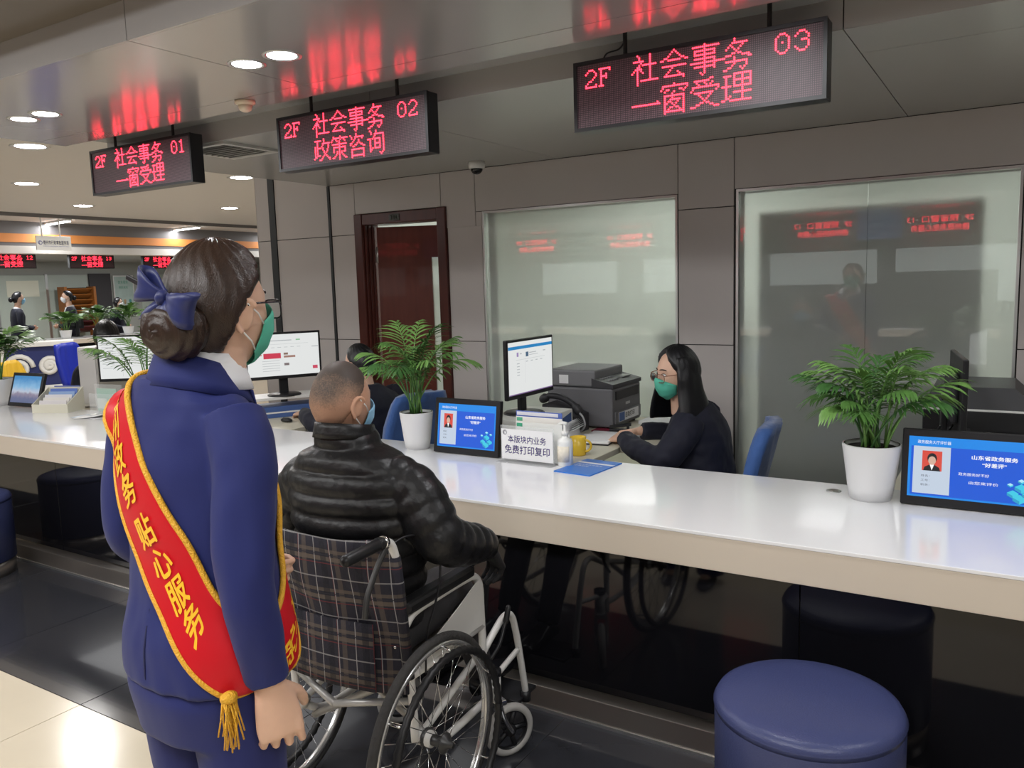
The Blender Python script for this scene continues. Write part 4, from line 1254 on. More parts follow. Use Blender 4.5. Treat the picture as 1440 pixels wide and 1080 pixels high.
wc = root('wheelchair', 'white-framed folding wheelchair with plaid backrest and spoked wheels', 'wheelchair', (-1.655, 1.71, 0), radians(2.5))
FX = 0.228
rr = 0.0125
for s in (-1, 1):
    x = FX * s
    # main side frame
    MB().tube(catmull([(x, -0.02, 0.30), (x, -0.03, 0.50), (x, -0.065, 0.80), (x, -0.078, 0.885), (x, -0.105, 0.918), (x, -0.15, 0.922)], 7), rr, 12).build('back_post', M_wcwhite, wc)
    gp = MB()
    gp.tube([(x, -0.125, 0.922), (x, -0.27, 0.918)], 0.0165, 14, round_end=True)
    for k in range(3):
        gp.lathe([(0.0165, -0.002), (0.0185, 0), (0.0165, 0.002)], 14, (x, -0.132 - 0.006 * k, 0.922), axis='y', cap=False)
    hg = gp.build('push_handle', M_grip, wc)
    MB().lathe([(0.018, -0.006), (0.018, 0.006)], 14, (x, -0.118, 0.922), axis='y').build('clamp', M_chrome, hg)
    MB().tube(catmull([(x + 0.004, -0.115, 0.905), (x + 0.004, -0.15, 0.87), (x + 0.004, -0.20, 0.80), (x + 0.004, -0.215, 0.745)], 5), 0.0065, 8, flat=1.6).build('brake_lever', mat('lever grey', (0.09, 0.09, 0.09), 0.4, metal=0.6), hg)
    MB().tube(catmull([(x, -0.115, 0.90), (x + 0.015 * s, -0.03, 0.915), (x + 0.045 * s, 0.06, 0.88), (x + 0.05 * s, 0.06, 0.75), (x + 0.03 * s, 0.02, 0.62), (x + 0.025 * s, 0.01, 0.50)], 8), 0.003, 6).build('brake_cable', M_blk, hg)
    MB().tube(catmull([(x, -0.045, 0.655), (x, 0.0, 0.68), (x, 0.10, 0.685), (x, 0.27, 0.685), (x, 0.325, 0.675), (x, 0.352, 0.635), (x, 0.356, 0.55), (x, 0.362, 0.35), (x, 0.366, 0.20)], 6), rr, 12).build('arm_tube', M_wcwhite, wc)
    MB().box(x - 0.026, x + 0.026, -0.055, 0.295, 0.692, 0.728, 0.011).build('armrest_pad', M_grip, wc)
    MB().tube([(x, -0.02, 0.50), (x, 0.36, 0.50)], rr, 10).build('seat_rail', M_wcwhite, wc)
    MB().tube(catmull([(x, -0.02, 0.31), (x, 0.10, 0.24), (x, 0.30, 0.235), (x, 0.365, 0.24)], 5), rr, 10).build('lower_rail', M_wcwhite, wc)
    MB().tube([(x, 0.0, 0.305), (x, 0.36, 0.42)], rr * 0.9, 10).build('frame_brace', M_wcwhite, wc)
    # side guard
    xs = x + 0.014 * s
    yz = [(0.0, 0.515), (0.345, 0.515), (0.345, 0.655), (0.32, 0.668), (0.20, 0.62), (0.02, 0.56)]
    vs = [(xs, a, b) for a, b in yz] + [(xs + 0.003 * s, a, b) for a, b in yz]
    n = len(yz)
    MB().add(vs, [tuple(range(n)), tuple(reversed(range(n, 2 * n)))] + [(k, (k + 1) % n, n + (k + 1) % n, n + k) for k in range(n)]).build('side_guard', M_wcwhite, wc)
    # leg rest
    lr = MB().tube(catmull([(x, 0.366, 0.41), (x, 0.43, 0.445), (x, 0.50, 0.475), (x, 0.55, 0.46), (x, 0.58, 0.39), (x, 0.612, 0.26), (x, 0.64, 0.13)], 6), rr * 0.95, 10).build('leg_rest', M_wcwhite, wc)
    MB().tube([(x, 0.37, 0.28), (x, 0.597, 0.32)], rr * 0.8, 8).build('leg_rest_strut', M_wcwhite, lr)
    MB().box(min(x, x - 0.17 * s), max(x, x - 0.17 * s), 0.58, 0.72, 0.115, 0.128, 0.003).build('foot_plate', M_blk, lr)
    MB().lathe([(0.02, 0), (0.02, 0.035)], 14, (x, 0.635, 0.11)).build('end_cap', M_blk, lr)
    # parking brake
    pb = MB().tube(catmull([(x + 0.02 * s, 0.37, 0.38), (x + 0.03 * s, 0.42, 0.42), (x + 0.032 * s, 0.47, 0.50)], 5), 0.006, 8).build('parking_brake', M_blk, wc)
    MB().tube([(x + 0.032 * s, 0.46, 0.48), (x + 0.032 * s, 0.478, 0.52)], 0.010, 8, round_end=True).build('brake_knob', M_grip, pb)
    # rear wheel
    hx = 0.285 * s
    RW = 0.307
    whl = MB()
    whl.tube([(hx, RW * cos(2 * pi * k / 64) * 0.955, 0.307 + RW * sin(2 * pi * k / 64) * 0.955) for k in range(64)], RW * 0.045, 10, closed=True)
    w = whl.build('rear_wheel', M_tire, wc)
    rm = MB()
    for (ra, rb, xo) in ((0.268, 0.282, 0.010),):
        rm.lathe([(ra, -xo), (rb, -xo * 1.2), (rb, xo * 1.2), (ra, xo), (ra - 0.004, 0), (ra, -xo)], 64, (hx, 0, 0.307), axis='x', cap=False)
    rm.build('rim', M_rim, w)
    hb = MB()
    hb.lathe([(0.012, -0.05), (0.03, -0.034), (0.03, -0.028), (0.016, -0.024), (0.016, 0.024), (0.03, 0.028), (0.03, 0.034), (0.012, 0.045), (0.008, 0.06)], 20, (hx, 0, 0.307), axis='x')
    hb.build('hub', mat('hub dark', (0.06, 0.06, 0.06), 0.4, metal=0.5), w)
    sk = MB()
    for k in range(28):
        a = 2 * pi * k / 28
        da = 0.5 * (1 if k % 4 < 2 else -1)
        xo = 0.030 if k % 2 else -0.030
        p0 = Vector((hx + xo, 0.026 * cos(a + da), 0.307 + 0.026 * sin(a + da)))
        p1 = Vector((hx, 0.270 * cos(a), 0.307 + 0.270 * sin(a)))
        sk.tube([p0, p1], 0.0013, 4)
    so = sk.build('spokes', M_chrome, w)
    so['kind'] = 'stuff'
    hr = MB()
    hr.tube([(hx + 0.055 * s, (0.262 + 0.0025 * cos(pi * k)) * cos(2 * pi * k / 120), 0.307 + (0.262 + 0.0025 * cos(pi * k)) * sin(2 * pi * k / 120)) for k in range(120)], 0.0115, 8, closed=True)
    hr.build('hand_rim', M_grip, w)
    for k in range(6):
        a = 2 * pi * k / 6 + 0.4
        MB().tube([(hx + 0.006 * s, 0.275 * cos(a), 0.307 + 0.275 * sin(a)), (hx + 0.055 * s, 0.262 * cos(a), 0.307 + 0.262 * sin(a))], 0.004, 6).build('rim_standoff', M_chrome, w)
    # castor
    cx, cy = 0.232 * s, 0.475
    cw = MB()
    cw.tube([(cx, cy + 0.078 * cos(2 * pi * k / 40), 0.092 + 0.078 * sin(2 * pi * k / 40)) for k in range(40)], 0.0145, 10, closed=True)
    SV = Matrix.Translation((x, cy - 0.05, 0)) @ Matrix.Rotation(radians(-30), 4, 'Z') @ Matrix.Translation((-x, -(cy - 0.05), 0))
    c_ = cw.xform(SV).build('castor_wheel', M_castor, wc)
    sp_ = MB().lathe([(0.02, -0.014), (0.02, 0.014)], 16, (cx, cy, 0.092), axis='x')
    sp_.lathe([(0.064, -0.009), (0.069, -0.009), (0.069, 0.009), (0.064, 0.009), (0.064, -0.009)], 32, (cx, cy, 0.092), axis='x', cap=False)
    for k in range(5):
        a = 2 * pi * k / 5
        sp_.tube([(cx, cy, 0.092), (cx, cy + 0.068 * cos(a), 0.092 + 0.068 * sin(a))], 0.009, 6)
    sp_.xform(SV).build('castor_spider', M_blk, c_)
    fk = MB()
    for q in (-1, 1):
        fk.tube(catmull([(cx + q * 0.022, cy - 0.045, 0.205), (cx + q * 0.024, cy - 0.03, 0.15), (cx + q * 0.024, cy, 0.092)], 5), 0.0075, 8)
    fk.box(cx - 0.028, cx + 0.028, cy - 0.065, cy - 0.02, 0.198, 0.216, 0.004)
    fk.xform(SV).build('castor_fork', M_chrome, c_)
    MB().lathe([(0.022, 0.215), (0.022, 0.31)], 16, (x, cy - 0.05, 0)).build('castor_housing', M_wcwhite, wc)
    MB().lathe([(0.025, 0.30), (0.025, 0.318), (0.012, 0.322)], 16, (x, cy - 0.05, 0)).build('housing_cap', M_blk, wc)
    MB().tube([(x, 0.366, 0.27), (x, cy - 0.05, 0.27)], rr, 8).build('castor_arm', M_wcwhite, wc)
# cross brace, axle block, seat and backrest slings
for s in (-1, 1):
    MB().tube([(FX * s, 0.07 + 0.02 * s, 0.235), (-FX * s, 0.07 + 0.02 * s, 0.495)], 0.012, 10).build('cross_brace', mat('brace grey', (0.45, 0.44, 0.42), 0.35, metal=0.3), wc)
    MB().tube([(FX * s, -0.015, 0.42), (0, -0.10, 0.40)], 0.011, 8).build('rear_stay', mat('brace grey', (0.4,) * 3), wc)
    MB().lathe([(0.024, -0.03), (0.024, 0.03)], 14, (0.245 * s, 0, 0.307), axis='x').build('axle_block', M_wcwhite, wc)
Pb = []
for i in range(15):
    v = i / 14
    z = 0.455 + v * 0.465
    yb = -0.03 - 0.045 * smooth01(0.50, 0.9, z)
    row = []
    for j in range(21):
        u = -1 + 2 * j / 20
        sag = 0.045 * (1 - u * u)
        row.append(Vector((u * (FX + 0.004), yb - 0.014 - sag + 0.004 * sin(6 * u + 9 * v), z - 0.010 * (1 - u * u) * v)))
    Pb.append(row)
br = MB().sheet(Pb, 0.006).build('back_sling', M_plaid, wc)
for s in (-1, 1):
    x = FX * s
    MB().tube([(x, -0.036, 0.50), (x, -0.063, 0.78), (x, -0.075, 0.868)], 0.0165, 14).build('sling_sleeve', M_plaid, br)
    for z in (0.60, 0.50):
        MB().ell((x - 0.02 * s, -0.065 - 0.02 * (z - 0.5), z), 0.005, 0.004, 0.005, 10, 6).build('rivet', M_chrome, br)
Pk = [[Vector((u, -0.105 + 0.02 * abs(u) - 0.012 * (1 - (u / 0.16) ** 2), 0.47 + 0.2 * k / 4)) for u in [-0.16 + 0.04 * j for j in range(9)]] for k in range(5)]
MB().sheet(Pk, 0.004).build('pocket', M_plaid, br)
Ps = [[Vector((-FX + 2 * FX * i / 10, -0.02 + 0.38 * j / 8, 0.503 - 0.02 * (1 - (i / 5 - 1) ** 2))) for j in range(9)] for i in range(11)]
MB().sheet(Ps, 0.006).build('seat_sling', M_plaid, wc)

# ================================================================== POTTED PALMS
M_leaf = [mat('palm leaf a', (0.085, 0.20, 0.045), 0.42, var=0.35, vscale=14), mat('palm leaf b', (0.16, 0.32, 0.08), 0.42, var=0.3, vscale=14), mat('palm leaf c', (0.05, 0.14, 0.035), 0.42, var=0.3, vscale=14)]
M_stem = mat('palm stem', (0.16, 0.26, 0.06), 0.5, var=0.2)
M_pot = mat('white pot', (0.78, 0.78, 0.79), 0.3)
M_soil = mat('pot soil', (0.02, 0.015, 0.012), 0.9, bump=0.8, bscale=80)

def frond(rng, h0, length, az, lean, droop, nl, leaf, w):
    """one feathered palm leaf rising from the soil"""
    d = Vector((cos(az), sin(az), 0))
    pts = []
    stem = []
    N = 14
    p = Vector((d.x * 0.012, d.y * 0.012, 0))
    ang = radians(90) - lean * 0.35
    tot = h0 + length
    for k in range(N + 1):
        pts.append(p.copy())
        t = k / N
        a = ang - (lean * 0.65 * t + droop * max(0, t - 0.35) ** 1.5 * 2.0)
        p = p + (d * cos(a) + Vector((0, 0, 1)) * sin(a)) * (tot / N)
    mb = MB()
    mb.tube(pts, [0.0042 * (1 - 0.8 * k / N) + 0.0008 for k in range(N + 1)], 5)
    side0 = d.cross(Vector((0, 0, 1))).normalized()
    s0 = h0 / tot
    for i in range(nl):
        t = s0 + (1 - s0) * (i + 0.5) / nl
        f = t * N
        k = min(int(f), N - 1)
        c = pts[k].lerp(pts[k + 1], f - k)
        tg = (pts[k + 1] - pts[k]).normalized()
        u = (i + 0.5) / nl
        ll = leaf * (0.55 + 0.9 * sin(pi * (0.18 + 0.74 * u))) * rng.uniform(0.85, 1.12) * (0.75 if u > 0.85 else 1)
        for s in (-1, 1):
            dirv = (side0 * s * (1.0 - 0.45 * u) + tg * (0.45 + 0.75 * u) + Vector((0, 0, rng.uniform(0.02, 0.28)))).normalized()
            up = side0.cross(tg)
            wv = dirv.cross(Vector((0, 0, 1)) + side0 * 0.4 * s).normalized() * (w * rng.uniform(0.85, 1.1))
            n = 4
            L_, R_2 = [], []
            q = c.copy()
            dd = dirv.copy()
            for j in range(n + 1):
                tt = j / n
                wd = sin(pi * (0.12 + 0.88 * tt)) ** 0.8 if tt < 1 else 0.0
                L_.append(q + wv * wd)
                R_2.append(q - wv * wd)
                dd = (dd + Vector((0, 0, -0.16 - 0.1 * droop))).normalized()
                q = q + dd * (ll / n)
            mb.add(L_ + R_2, [(j, j + 1, n + 2 + j, n + 1 + j) for j in range(n)], True)
    return mb

def potted_palm(x, y, z, r, hp, nf, hmax, spread, seed, label, fl=None, pot=True, leaf=0.085, w=0.0075, group=None, azs=None):
    rng = random.Random(seed)
    t = root('potted_palm', label, 'plant', (x, y, z), group=group)
    prof = [(r * 0.66, 0.006), (r * 0.72, 0.006), (r * 0.80, hp * 0.25), (r * 0.92, hp * 0.7), (r, hp * 0.97), (r * 0.99, hp), (r * 0.93, hp), (r * 0.90, hp * 0.9)]
    po = MB().lathe(prof, 36).build('pot', M_pot, t)
    MB().lathe([(r * 0.66, 0), (r * 0.70, 0.007)], 30).build('saucer', M_pot, po)
    MB().lathe([(r * 0.955, hp * 0.975), (r * 0.94, hp * 1.004), (r * 0.90, hp * 1.0)], 36, cap=False).build('rim_band', M_soil, po)
    MB().lathe([(r * 0.92, hp * 0.9), (r * 0.9, hp * 0.93), (r * 0.4, hp * 0.95), (0.001, hp * 0.95)], 24).build('soil', M_soil, t)
    for k in range(nf):
        az = (azs[k % len(azs)] if azs else 2 * pi * k / nf) + rng.uniform(-0.35, 0.35)
        u = k / max(1, nf - 1)
        lean = radians(12 + 58 * ((k * 0.618) % 1.0) * spread)
        h0 = hmax * rng.uniform(0.34, 0.52)
        ln = hmax * rng.uniform(0.42, 0.62)
        f = frond(rng, h0, ln, az, lean, rng.uniform(0.5, 1.15) * spread, rng.randint(11, 15), leaf * rng.uniform(0.85, 1.15), w)
        o = f.build('frond', M_leaf[rng.choice([0, 0, 1, 1, 2])], t)
        o.location = (rng.uniform(-1, 1) * r * 0.4, rng.uniform(-1, 1) * r * 0.4, hp * 0.94)
    return t

potted_palm(-2.515, 3.12, CZ, 0.083, 0.185, 19, 0.46, 1.0, 11, 'bushy potted palm in a white pot beside the rating tablet and acrylic sign', leaf=0.092, w=0.0068)
potted_palm(-0.425, 3.075, CZ, 0.098, 0.20, 26, 0.37, 1.08, 5, 'bushy potted palm in a white pot in front of the edge-on monitor', leaf=0.088, w=0.0060)
potted_palm(-6.55, 3.12, CZ, 0.13, 0.20, 16, 0.46, 0.85, 8, 'potted palm in a white pot beside the picture tablet', leaf=0.12, w=0.011)
potted_palm(-4.62, 3.06, CZ, 0.08, 0.16, 10, 0.50, 0.9, 21, 'small potted palm behind the blank-page monitor', leaf=0.10, w=0.008)

# ================================================================== PEOPLE
def hp(th, ph, off=0.0, feat=1.0):
    """point on a head (centre = mid height, +Y = face, +X = right); th from the face to the right, ph up"""
    dx, dy, dz = sin(th) * cos(ph), cos(th) * cos(ph), sin(ph)
    x, y, z = 0.078 * dx, 0.100 * dy, 0.121 * dz
    t = max(0.0, -dz)
    x *= 1 - 0.30 * t ** 1.5
    if dy < 0:
        y *= 1 - 0.42 * t ** 1.2
    else:
        y *= 0.95 - 0.06 * t
        y += 0.010 * t * dy
    if dy > 0 and feat > 0:
        ax = abs(x)
        w = feat * smooth01(0.0, 0.4, dy)
        y += w * 0.023 * exp(-(x / 0.012) ** 2 - ((z + 0.033) / 0.016) ** 2)
        y += w * 0.010 * exp(-(x / 0.009) ** 2 - ((z + 0.012) / 0.020) ** 2)
        y -= w * 0.010 * exp(-((ax - 0.032) / 0.015) ** 2 - ((z - 0.004) / 0.012) ** 2)
        y += w * 0.005 * exp(-((ax - 0.028) / 0.024) ** 2 - ((z - 0.026) / 0.010) ** 2)
        y += w * 0.006 * exp(-(x / 0.022) ** 2 - ((z + 0.066) / 0.007) ** 2)
        y += w * 0.006 * exp(-(x / 0.020) ** 2 - ((z + 0.080) / 0.006) ** 2)
        y += w * 0.009 * exp(-(x / 0.024) ** 2 - ((z + 0.108) / 0.014) ** 2)
        y += w * 0.004 * exp(-((ax - 0.045) / 0.02) ** 2 - ((z + 0.03) / 0.02) ** 2)
    n = Vector((dx / 0.078, dy / 0.1, dz / 0.121)).normalized()
    return Vector((x, y, z)) + n * off

def head_mb(neck=0.12):
    mb = MB()
    rings = []
    nv, nu = 40, 56
    for i in range(nv + 1):
        ph = -pi / 2 * 0.985 + pi * 0.985 * i / nv
        rings.append([hp(2 * pi * j / nu, ph) for j in range(nu)])
    mb.loft(rings)
    for s in (-1, 1):
        E = Matrix.Translation((0.079 * s, -0.012, -0.012)) @ Matrix.Rotation(radians(-22) * s, 4, 'Z') @ Matrix.Rotation(radians(-12), 4, 'X')
        mb.ell((0, 0, 0), 0.008, 0.018, 0.030, 14, 10, None)
        k = len(mb.v) - 14 * 11
        for q in range(k, len(mb.v)):
            mb.v[q] = E @ mb.v[q]
        rim = [E @ Vector((0.009 * s, 0.021 * cos(a) - 0.002, 0.033 * sin(a) * (1 if sin(a) > 0 else 0.92))) for a in [radians(-95 + 20 * k2) + pi * 0.06 for k2 in range(0, 15)]]
        rim = [E @ Vector((0.009 * s, -0.020 * cos(a), 0.033 * sin(a))) for a in [radians(-80 + 16 * k2) for k2 in range(0, 15)]]
        mb.tube(rim, 0.0052, 7)
    mb.tube([(0, -0.012, -0.06), (0, -0.022, -0.12), (0, -0.032, -0.12 - neck)], [0.054, 0.054, 0.062], 20)
    return mb

def hand_mb(side=1, curl=(0.35, 0.5, 0.35), spread=0.0, thumb=0.35):
    """right hand (side = 1): wrist at the origin, fingers along -Z, thumb towards +Y, palm towards -X"""
    mb = MB()
    rings = []
    for (z, cy, ry, rx) in ((0.012, 0, 0.027, 0.021), (-0.012, 0, 0.029, 0.020), (-0.040, 0.002, 0.037, 0.017), (-0.072, 0.001, 0.041, 0.015), (-0.094, -0.001, 0.040, 0.0125), (-0.102, -0.001, 0.034, 0.009)):
        rings.append([Vector((side * rx * sin(2 * pi * j / 18), cy + ry * cos(2 * pi * j / 18), z)) for j in range(18)])
    mb.loft(rings)
    for k, (y, ln, r) in enumerate([(0.029, 0.074, 0.0088), (0.0095, 0.082, 0.0092), (-0.0105, 0.076, 0.0088), (-0.029, 0.060, 0.0078)]):
        a = 0.12 + 0.06 * k
        p = Vector((0.001 * side, y * 1.04, -0.078))
        pts = [p.copy()]
        rad = [r * 1.15]
        p = p + Vector((0, 0, -0.018))
        pts.append(p.copy()); rad.append(r * 1.12)
        for c, seg in zip(curl, (0.44, 0.30, 0.26)):
            a += c * (1 + 0.12 * k)
            d = Vector((-side * sin(a), spread * y, -cos(a)))
            for _ in range(2):
                p = p + d * (ln * seg / 2)
                pts.append(p.copy()); rad.append(r * (1.0 - 0.035 * len(pts)))
        mb.tube(pts, rad, 10, round_end=True)
    p = Vector((-0.006 * side, 0.024, -0.022))
    pts, rad = [p.copy()], [0.014]
    d = Vector((-side * (0.25 + thumb * 0.5), 0.62, -0.72)).normalized()
    for ln, r, bend in ((0.036, 0.0125, 0.0), (0.032, 0.0098, 0.35), (0.026, 0.0085, 0.35)):
        d = (d + Vector((-side * bend * thumb, -bend * 0.55, -bend * 0.5))).normalized()
        p = p + d * ln
        pts.append(p.copy()); rad.append(r)
    mb.tube(pts, rad, 10, round_end=True)
    return mb

def torso_mb(tab, n=36, e=0.85, quilt=None):
    """tab rows (z, cx, cy, rx, ry)"""
    mb = MB()
    z0, z1 = tab[0][0], tab[-1][0]
    steps = max(24, int((z1 - z0) / 0.008)) if quilt else 40
    rings = []
    for i in range(steps + 1):
        z = z0 + (z1 - z0) * i / steps
        cx, cy, rx, ry = interp(tab, z)
        k = 0.0
        if quilt:
            k = quilt[1] * (abs(sin(pi * (z - quilt[2]) / quilt[0])) ** 0.55 - 0.75)
        ring = []
        for j in range(n):
            a = 2 * pi * j / n
            c, s = cos(a), sin(a)
            ring.append(Vector((cx + (rx + k) * math.copysign(abs(c) ** e, c), cy + (ry + k) * math.copysign(abs(s) ** e, s), z)))
        rings.append(ring)
    return mb.loft(rings)

def sleeve_pts(P, R, n=10, quilt=None):
    pts = catmull(P, n)
    out = []
    m = len(P) - 1
    acc = 0.0
    for i, p in enumerate(pts):
        f = i / n
        k = min(int(f), m - 1)
        r = R[k] + (R[k + 1] - R[k]) * (f - k)
        if i:
            acc += (pts[i] - pts[i - 1]).length
        if quilt:
            r += quilt[1] * (abs(sin(pi * acc / quilt[0])) ** 0.55 - 0.75)
        out.append(r)
    return pts, out

def wrinkle(me, amp, scale, stretch=(1, 1, 1), seed=0.0):
    me.update()
    n = len(me.vertices)
    co = [0.0] * (3 * n)
    no = [0.0] * (3 * n)
    me.vertices.foreach_get('co', co)
    me.vertices.foreach_get('normal', no)
    for i in range(0, 3 * n, 3):
        p = Vector((co[i] * stretch[0], co[i + 1] * stretch[1], co[i + 2] * stretch[2])) * scale + Vector((seed, seed * 1.7, -seed))
        q = amp * (noise.noise(p) + 0.5 * noise.noise(p * 2.1))
        co[i] += no[i] * q
        co[i + 1] += no[i + 1] * q
        co[i + 2] += no[i + 2] * q
    me.vertices.foreach_set('co', co)
    me.update()

M_skin = mat('skin', (0.68, 0.43, 0.31), 0.48, var=0.08, vscale=30, sub=0.08)
M_skin2 = mat('weathered skin', (0.50, 0.28, 0.185), 0.5, var=0.1, vscale=30, sub=0.08)
M_hair_brown = mat('dark brown hair', (0.028, 0.015, 0.010), 0.33, var=0.55, vscale=10, stretch=(26, 5, 5), bump=0.25, bscale=40)
M_hair_black = mat('black hair', (0.007, 0.007, 0.009), 0.30, var=0.5, vscale=8, stretch=(20, 20, 1.5), bump=0.2, bscale=30)
M_navy = mat('navy suiting', (0.009, 0.016, 0.115), 0.75, sheen=0.05, bump=0.06, bscale=500, var=0.06, vscale=6)
M_navy_dark = mat('midnight suiting', (0.006, 0.007, 0.019), 0.75, sheen=0.05, bump=0.05, bscale=500)
M_shirt = mat('white shirt cotton', (0.80, 0.80, 0.82), 0.7)
M_mask_g = mat('green mask fabric', (0.10, 0.50, 0.36), 0.75)
M_mask_b = mat('pale blue mask fabric', (0.28, 0.55, 0.78), 0.75)
M_mask_w = mat('white mask fabric', (0.78, 0.80, 0.82), 0.75)
M_strap = mat('mask elastic', (0.82, 0.82, 0.80), 0.7)
M_glass_frame = mat('glasses frame dark', (0.02, 0.015, 0.02), 0.25)
M_glass_brown = mat('glasses frame copper', (0.30, 0.13, 0.08), 0.3, metal=0.5)
M_lens = mat('lens', (0.9, 0.93, 0.93), 0.02, trans=0.97, ior=1.05, spec=0.6)

def hair_line(tab, th):
    a = abs(math.degrees((th + pi) % (2 * pi) - pi))
    return radians(interp(tab, a)[0])

def hair_cap(tab, thick, H, rip=0.0015, soft=7.0):
    mb = MB()
    rings = []
    nv, nu = 44, 72
    for i in range(nv + 1):
        ph = -pi / 2 * 0.985 + pi * 0.985 * i / nv
        ring = []
        for j in range(nu):
            th = 2 * pi * j / nu
            ln = hair_line(tab, th)
            m = smooth01(ln - radians(soft), ln + radians(soft), ph)
            off = thick * m - 0.008 * (1 - m) + rip * m * sin(th * 23 + 3 * sin(ph * 4))
            ring.append(H @ hp(th, ph, off, 0.0))
        rings.append(ring)
    return mb.loft(rings)

def face_mask(parent, H, m, low=-63, top=4):
    P = []
    nu, nv = 25, 15
    for i in range(nv):
        v = i / (nv - 1)
        row = []
        for j in range(nu):
            u = -1 + 2 * j / (nu - 1)
            top_ = radians(top - 16 * abs(u) ** 1.5)
            low_ = radians(low + 20 * abs(u) ** 1.6)
            ph = top_ + (low_ - top_) * v
            th = radians(64) * u
            bul = 0.017 * (1 - u * u) * sin(pi * (0.15 + 0.75 * v)) + 0.0045
            bul += 0.0012 * sin(v * 22) * (1 - u * u)
            row.append(H @ hp(th, ph, bul, 0.25))
        P.append(row)
    mk = MB().sheet(P, -0.0015).build('face_mask', m, parent)
    for s in (-1, 1):
        j = nu - 1 if s > 0 else 0
        ear_t = H @ Vector((0.088 * s, -0.012, 0.014))
        ear_b = H @ Vector((0.080 * s, -0.020, -0.042))
        MB().tube([P[1][j], (Vector(P[1][j]) + ear_t) / 2 + (H.to_3x3() @ Vector((0.008 * s, 0, 0.0))), ear_t], 0.0018, 6).build('ear_loop', M_strap, mk)
        MB().tube([P[-2][j], (Vector(P[-2][j]) + ear_b) / 2 + (H.to_3x3() @ Vector((0.006 * s, 0, 0.0))), ear_b], 0.0018, 6).build('ear_loop', M_strap, mk)
    return mk

def eyes(parent, H):
    for s in (-1, 1):
        c = hp(0.335 * s, 0.035, -0.006)
        e = MB().ell((0, 0, 0), 0.0115, 0.0115, 0.0115, 16, 10).xform(H @ Matrix.Translation(c)).build('eye', mat('eye white', (0.75, 0.74, 0.72), 0.2), parent)
        MB().lathe([(0.0055, 0.0098), (0.0035, 0.0117), (0.0005, 0.0119)], 14, axis='y').xform(H @ Matrix.Translation(c)).build('iris', mat('iris dark', (0.01, 0.007, 0.005), 0.15), e)
        Lp = [hp(0.335 * s + 0.19 * (k / 6 - 0.5) * 2 * 0.9, 0.035 + 0.075 * (1 - (k / 3 - 1) ** 2) - 0.0, 0.0005) for k in range(7)]
        MB().tube([H @ q for q in Lp], 0.0016, 6).build('eyelid_line', M_hair_black, parent)
        Bp = [hp(0.36 * s + 0.25 * (k / 6 - 0.5) * 2, 0.235 + 0.035 * (1 - (k / 3 - 1) ** 2), 0.0015) for k in range(7)]
        MB().tube([H @ q for q in Bp], [0.0018, 0.0026, 0.003, 0.003, 0.003, 0.0025, 0.0015], 6).build('eyebrow', M_hair_black, parent)

def glasses(parent, H, fm, w=0.027, h=0.019):
    g = None
    for s in (-1, 1):
        c = Vector((0.034 * s, 0.108, -0.006))
        rim = []
        for k in range(28):
            a = 2 * pi * k / 28
            rim.append(H @ (c + Vector((w * math.copysign(abs(cos(a)) ** 0.6, cos(a)), -0.006 * abs(cos(a)) * (1 if cos(a) * s > 0 else 0), h * math.copysign(abs(sin(a)) ** 0.6, sin(a))))))
        o = MB().tube(rim, 0.0019, 6, closed=True).build('glasses_rim', fm, parent)
        MB().add([H @ (c + Vector((w * 0.97 * cos(2 * pi * k / 24), 0, h * 0.97 * sin(2 * pi * k / 24)))) for k in range(24)], [tuple(range(24))]).build('lens', M_lens, o)
        MB().tube([H @ Vector(q) for q in ((0.061 * s, 0.102, 0.008), (0.072 * s, 0.085, 0.010), (0.085 * s, 0.02, 0.012), (0.087 * s, -0.01, 0.010))], 0.0022, 6).build('temple_arm', fm, o)
    MB().tube([H @ Vector(q) for q in ((-0.008, 0.108, 0.006), (0, 0.112, 0.009), (0.008, 0.108, 0.006))], 0.0018, 6).build('bridge', fm, parent)

def hand_matrix(P, d, thumb, side):
    """wrist at P, fingers along d, thumb roughly towards `thumb`"""
    z = -Vector(d).normalized()
    y = Vector(thumb) - z * Vector(thumb).dot(z)
    y.normalize()
    x = y.cross(z)
    return Matrix(((x.x, y.x, z.x, P[0]), (x.y, y.y, z.y, P[1]), (x.z, y.z, z.z, P[2]), (0, 0, 0, 1)))

def Hmat(c, yaw=0.0, pitch=0.0, roll=0.0, s=1.0):
    return Matrix.Translation(c) @ Matrix.Rotation(yaw, 4, 'Z') @ Matrix.Rotation(pitch, 4, 'X') @ Matrix.Rotation(roll, 4, 'Y') @ Matrix.Scale(s, 4)

def body_mesh(H, neck, core, arms, hands, legs, vox, smooth=2):
    mb = head_mb(neck)
    mb.xform(H)
    for t in core:
        mb.add(t.v, t.f, True)
    for P, R in arms + legs:
        a, b = sleeve_pts(P, R, 6)
        mb.tube(a, b, 14, round_end=True)
    for hm in hands:
        mb.add(hm.v, hm.f, True)
    return remeshed(mb, vox, smooth, 0.4)

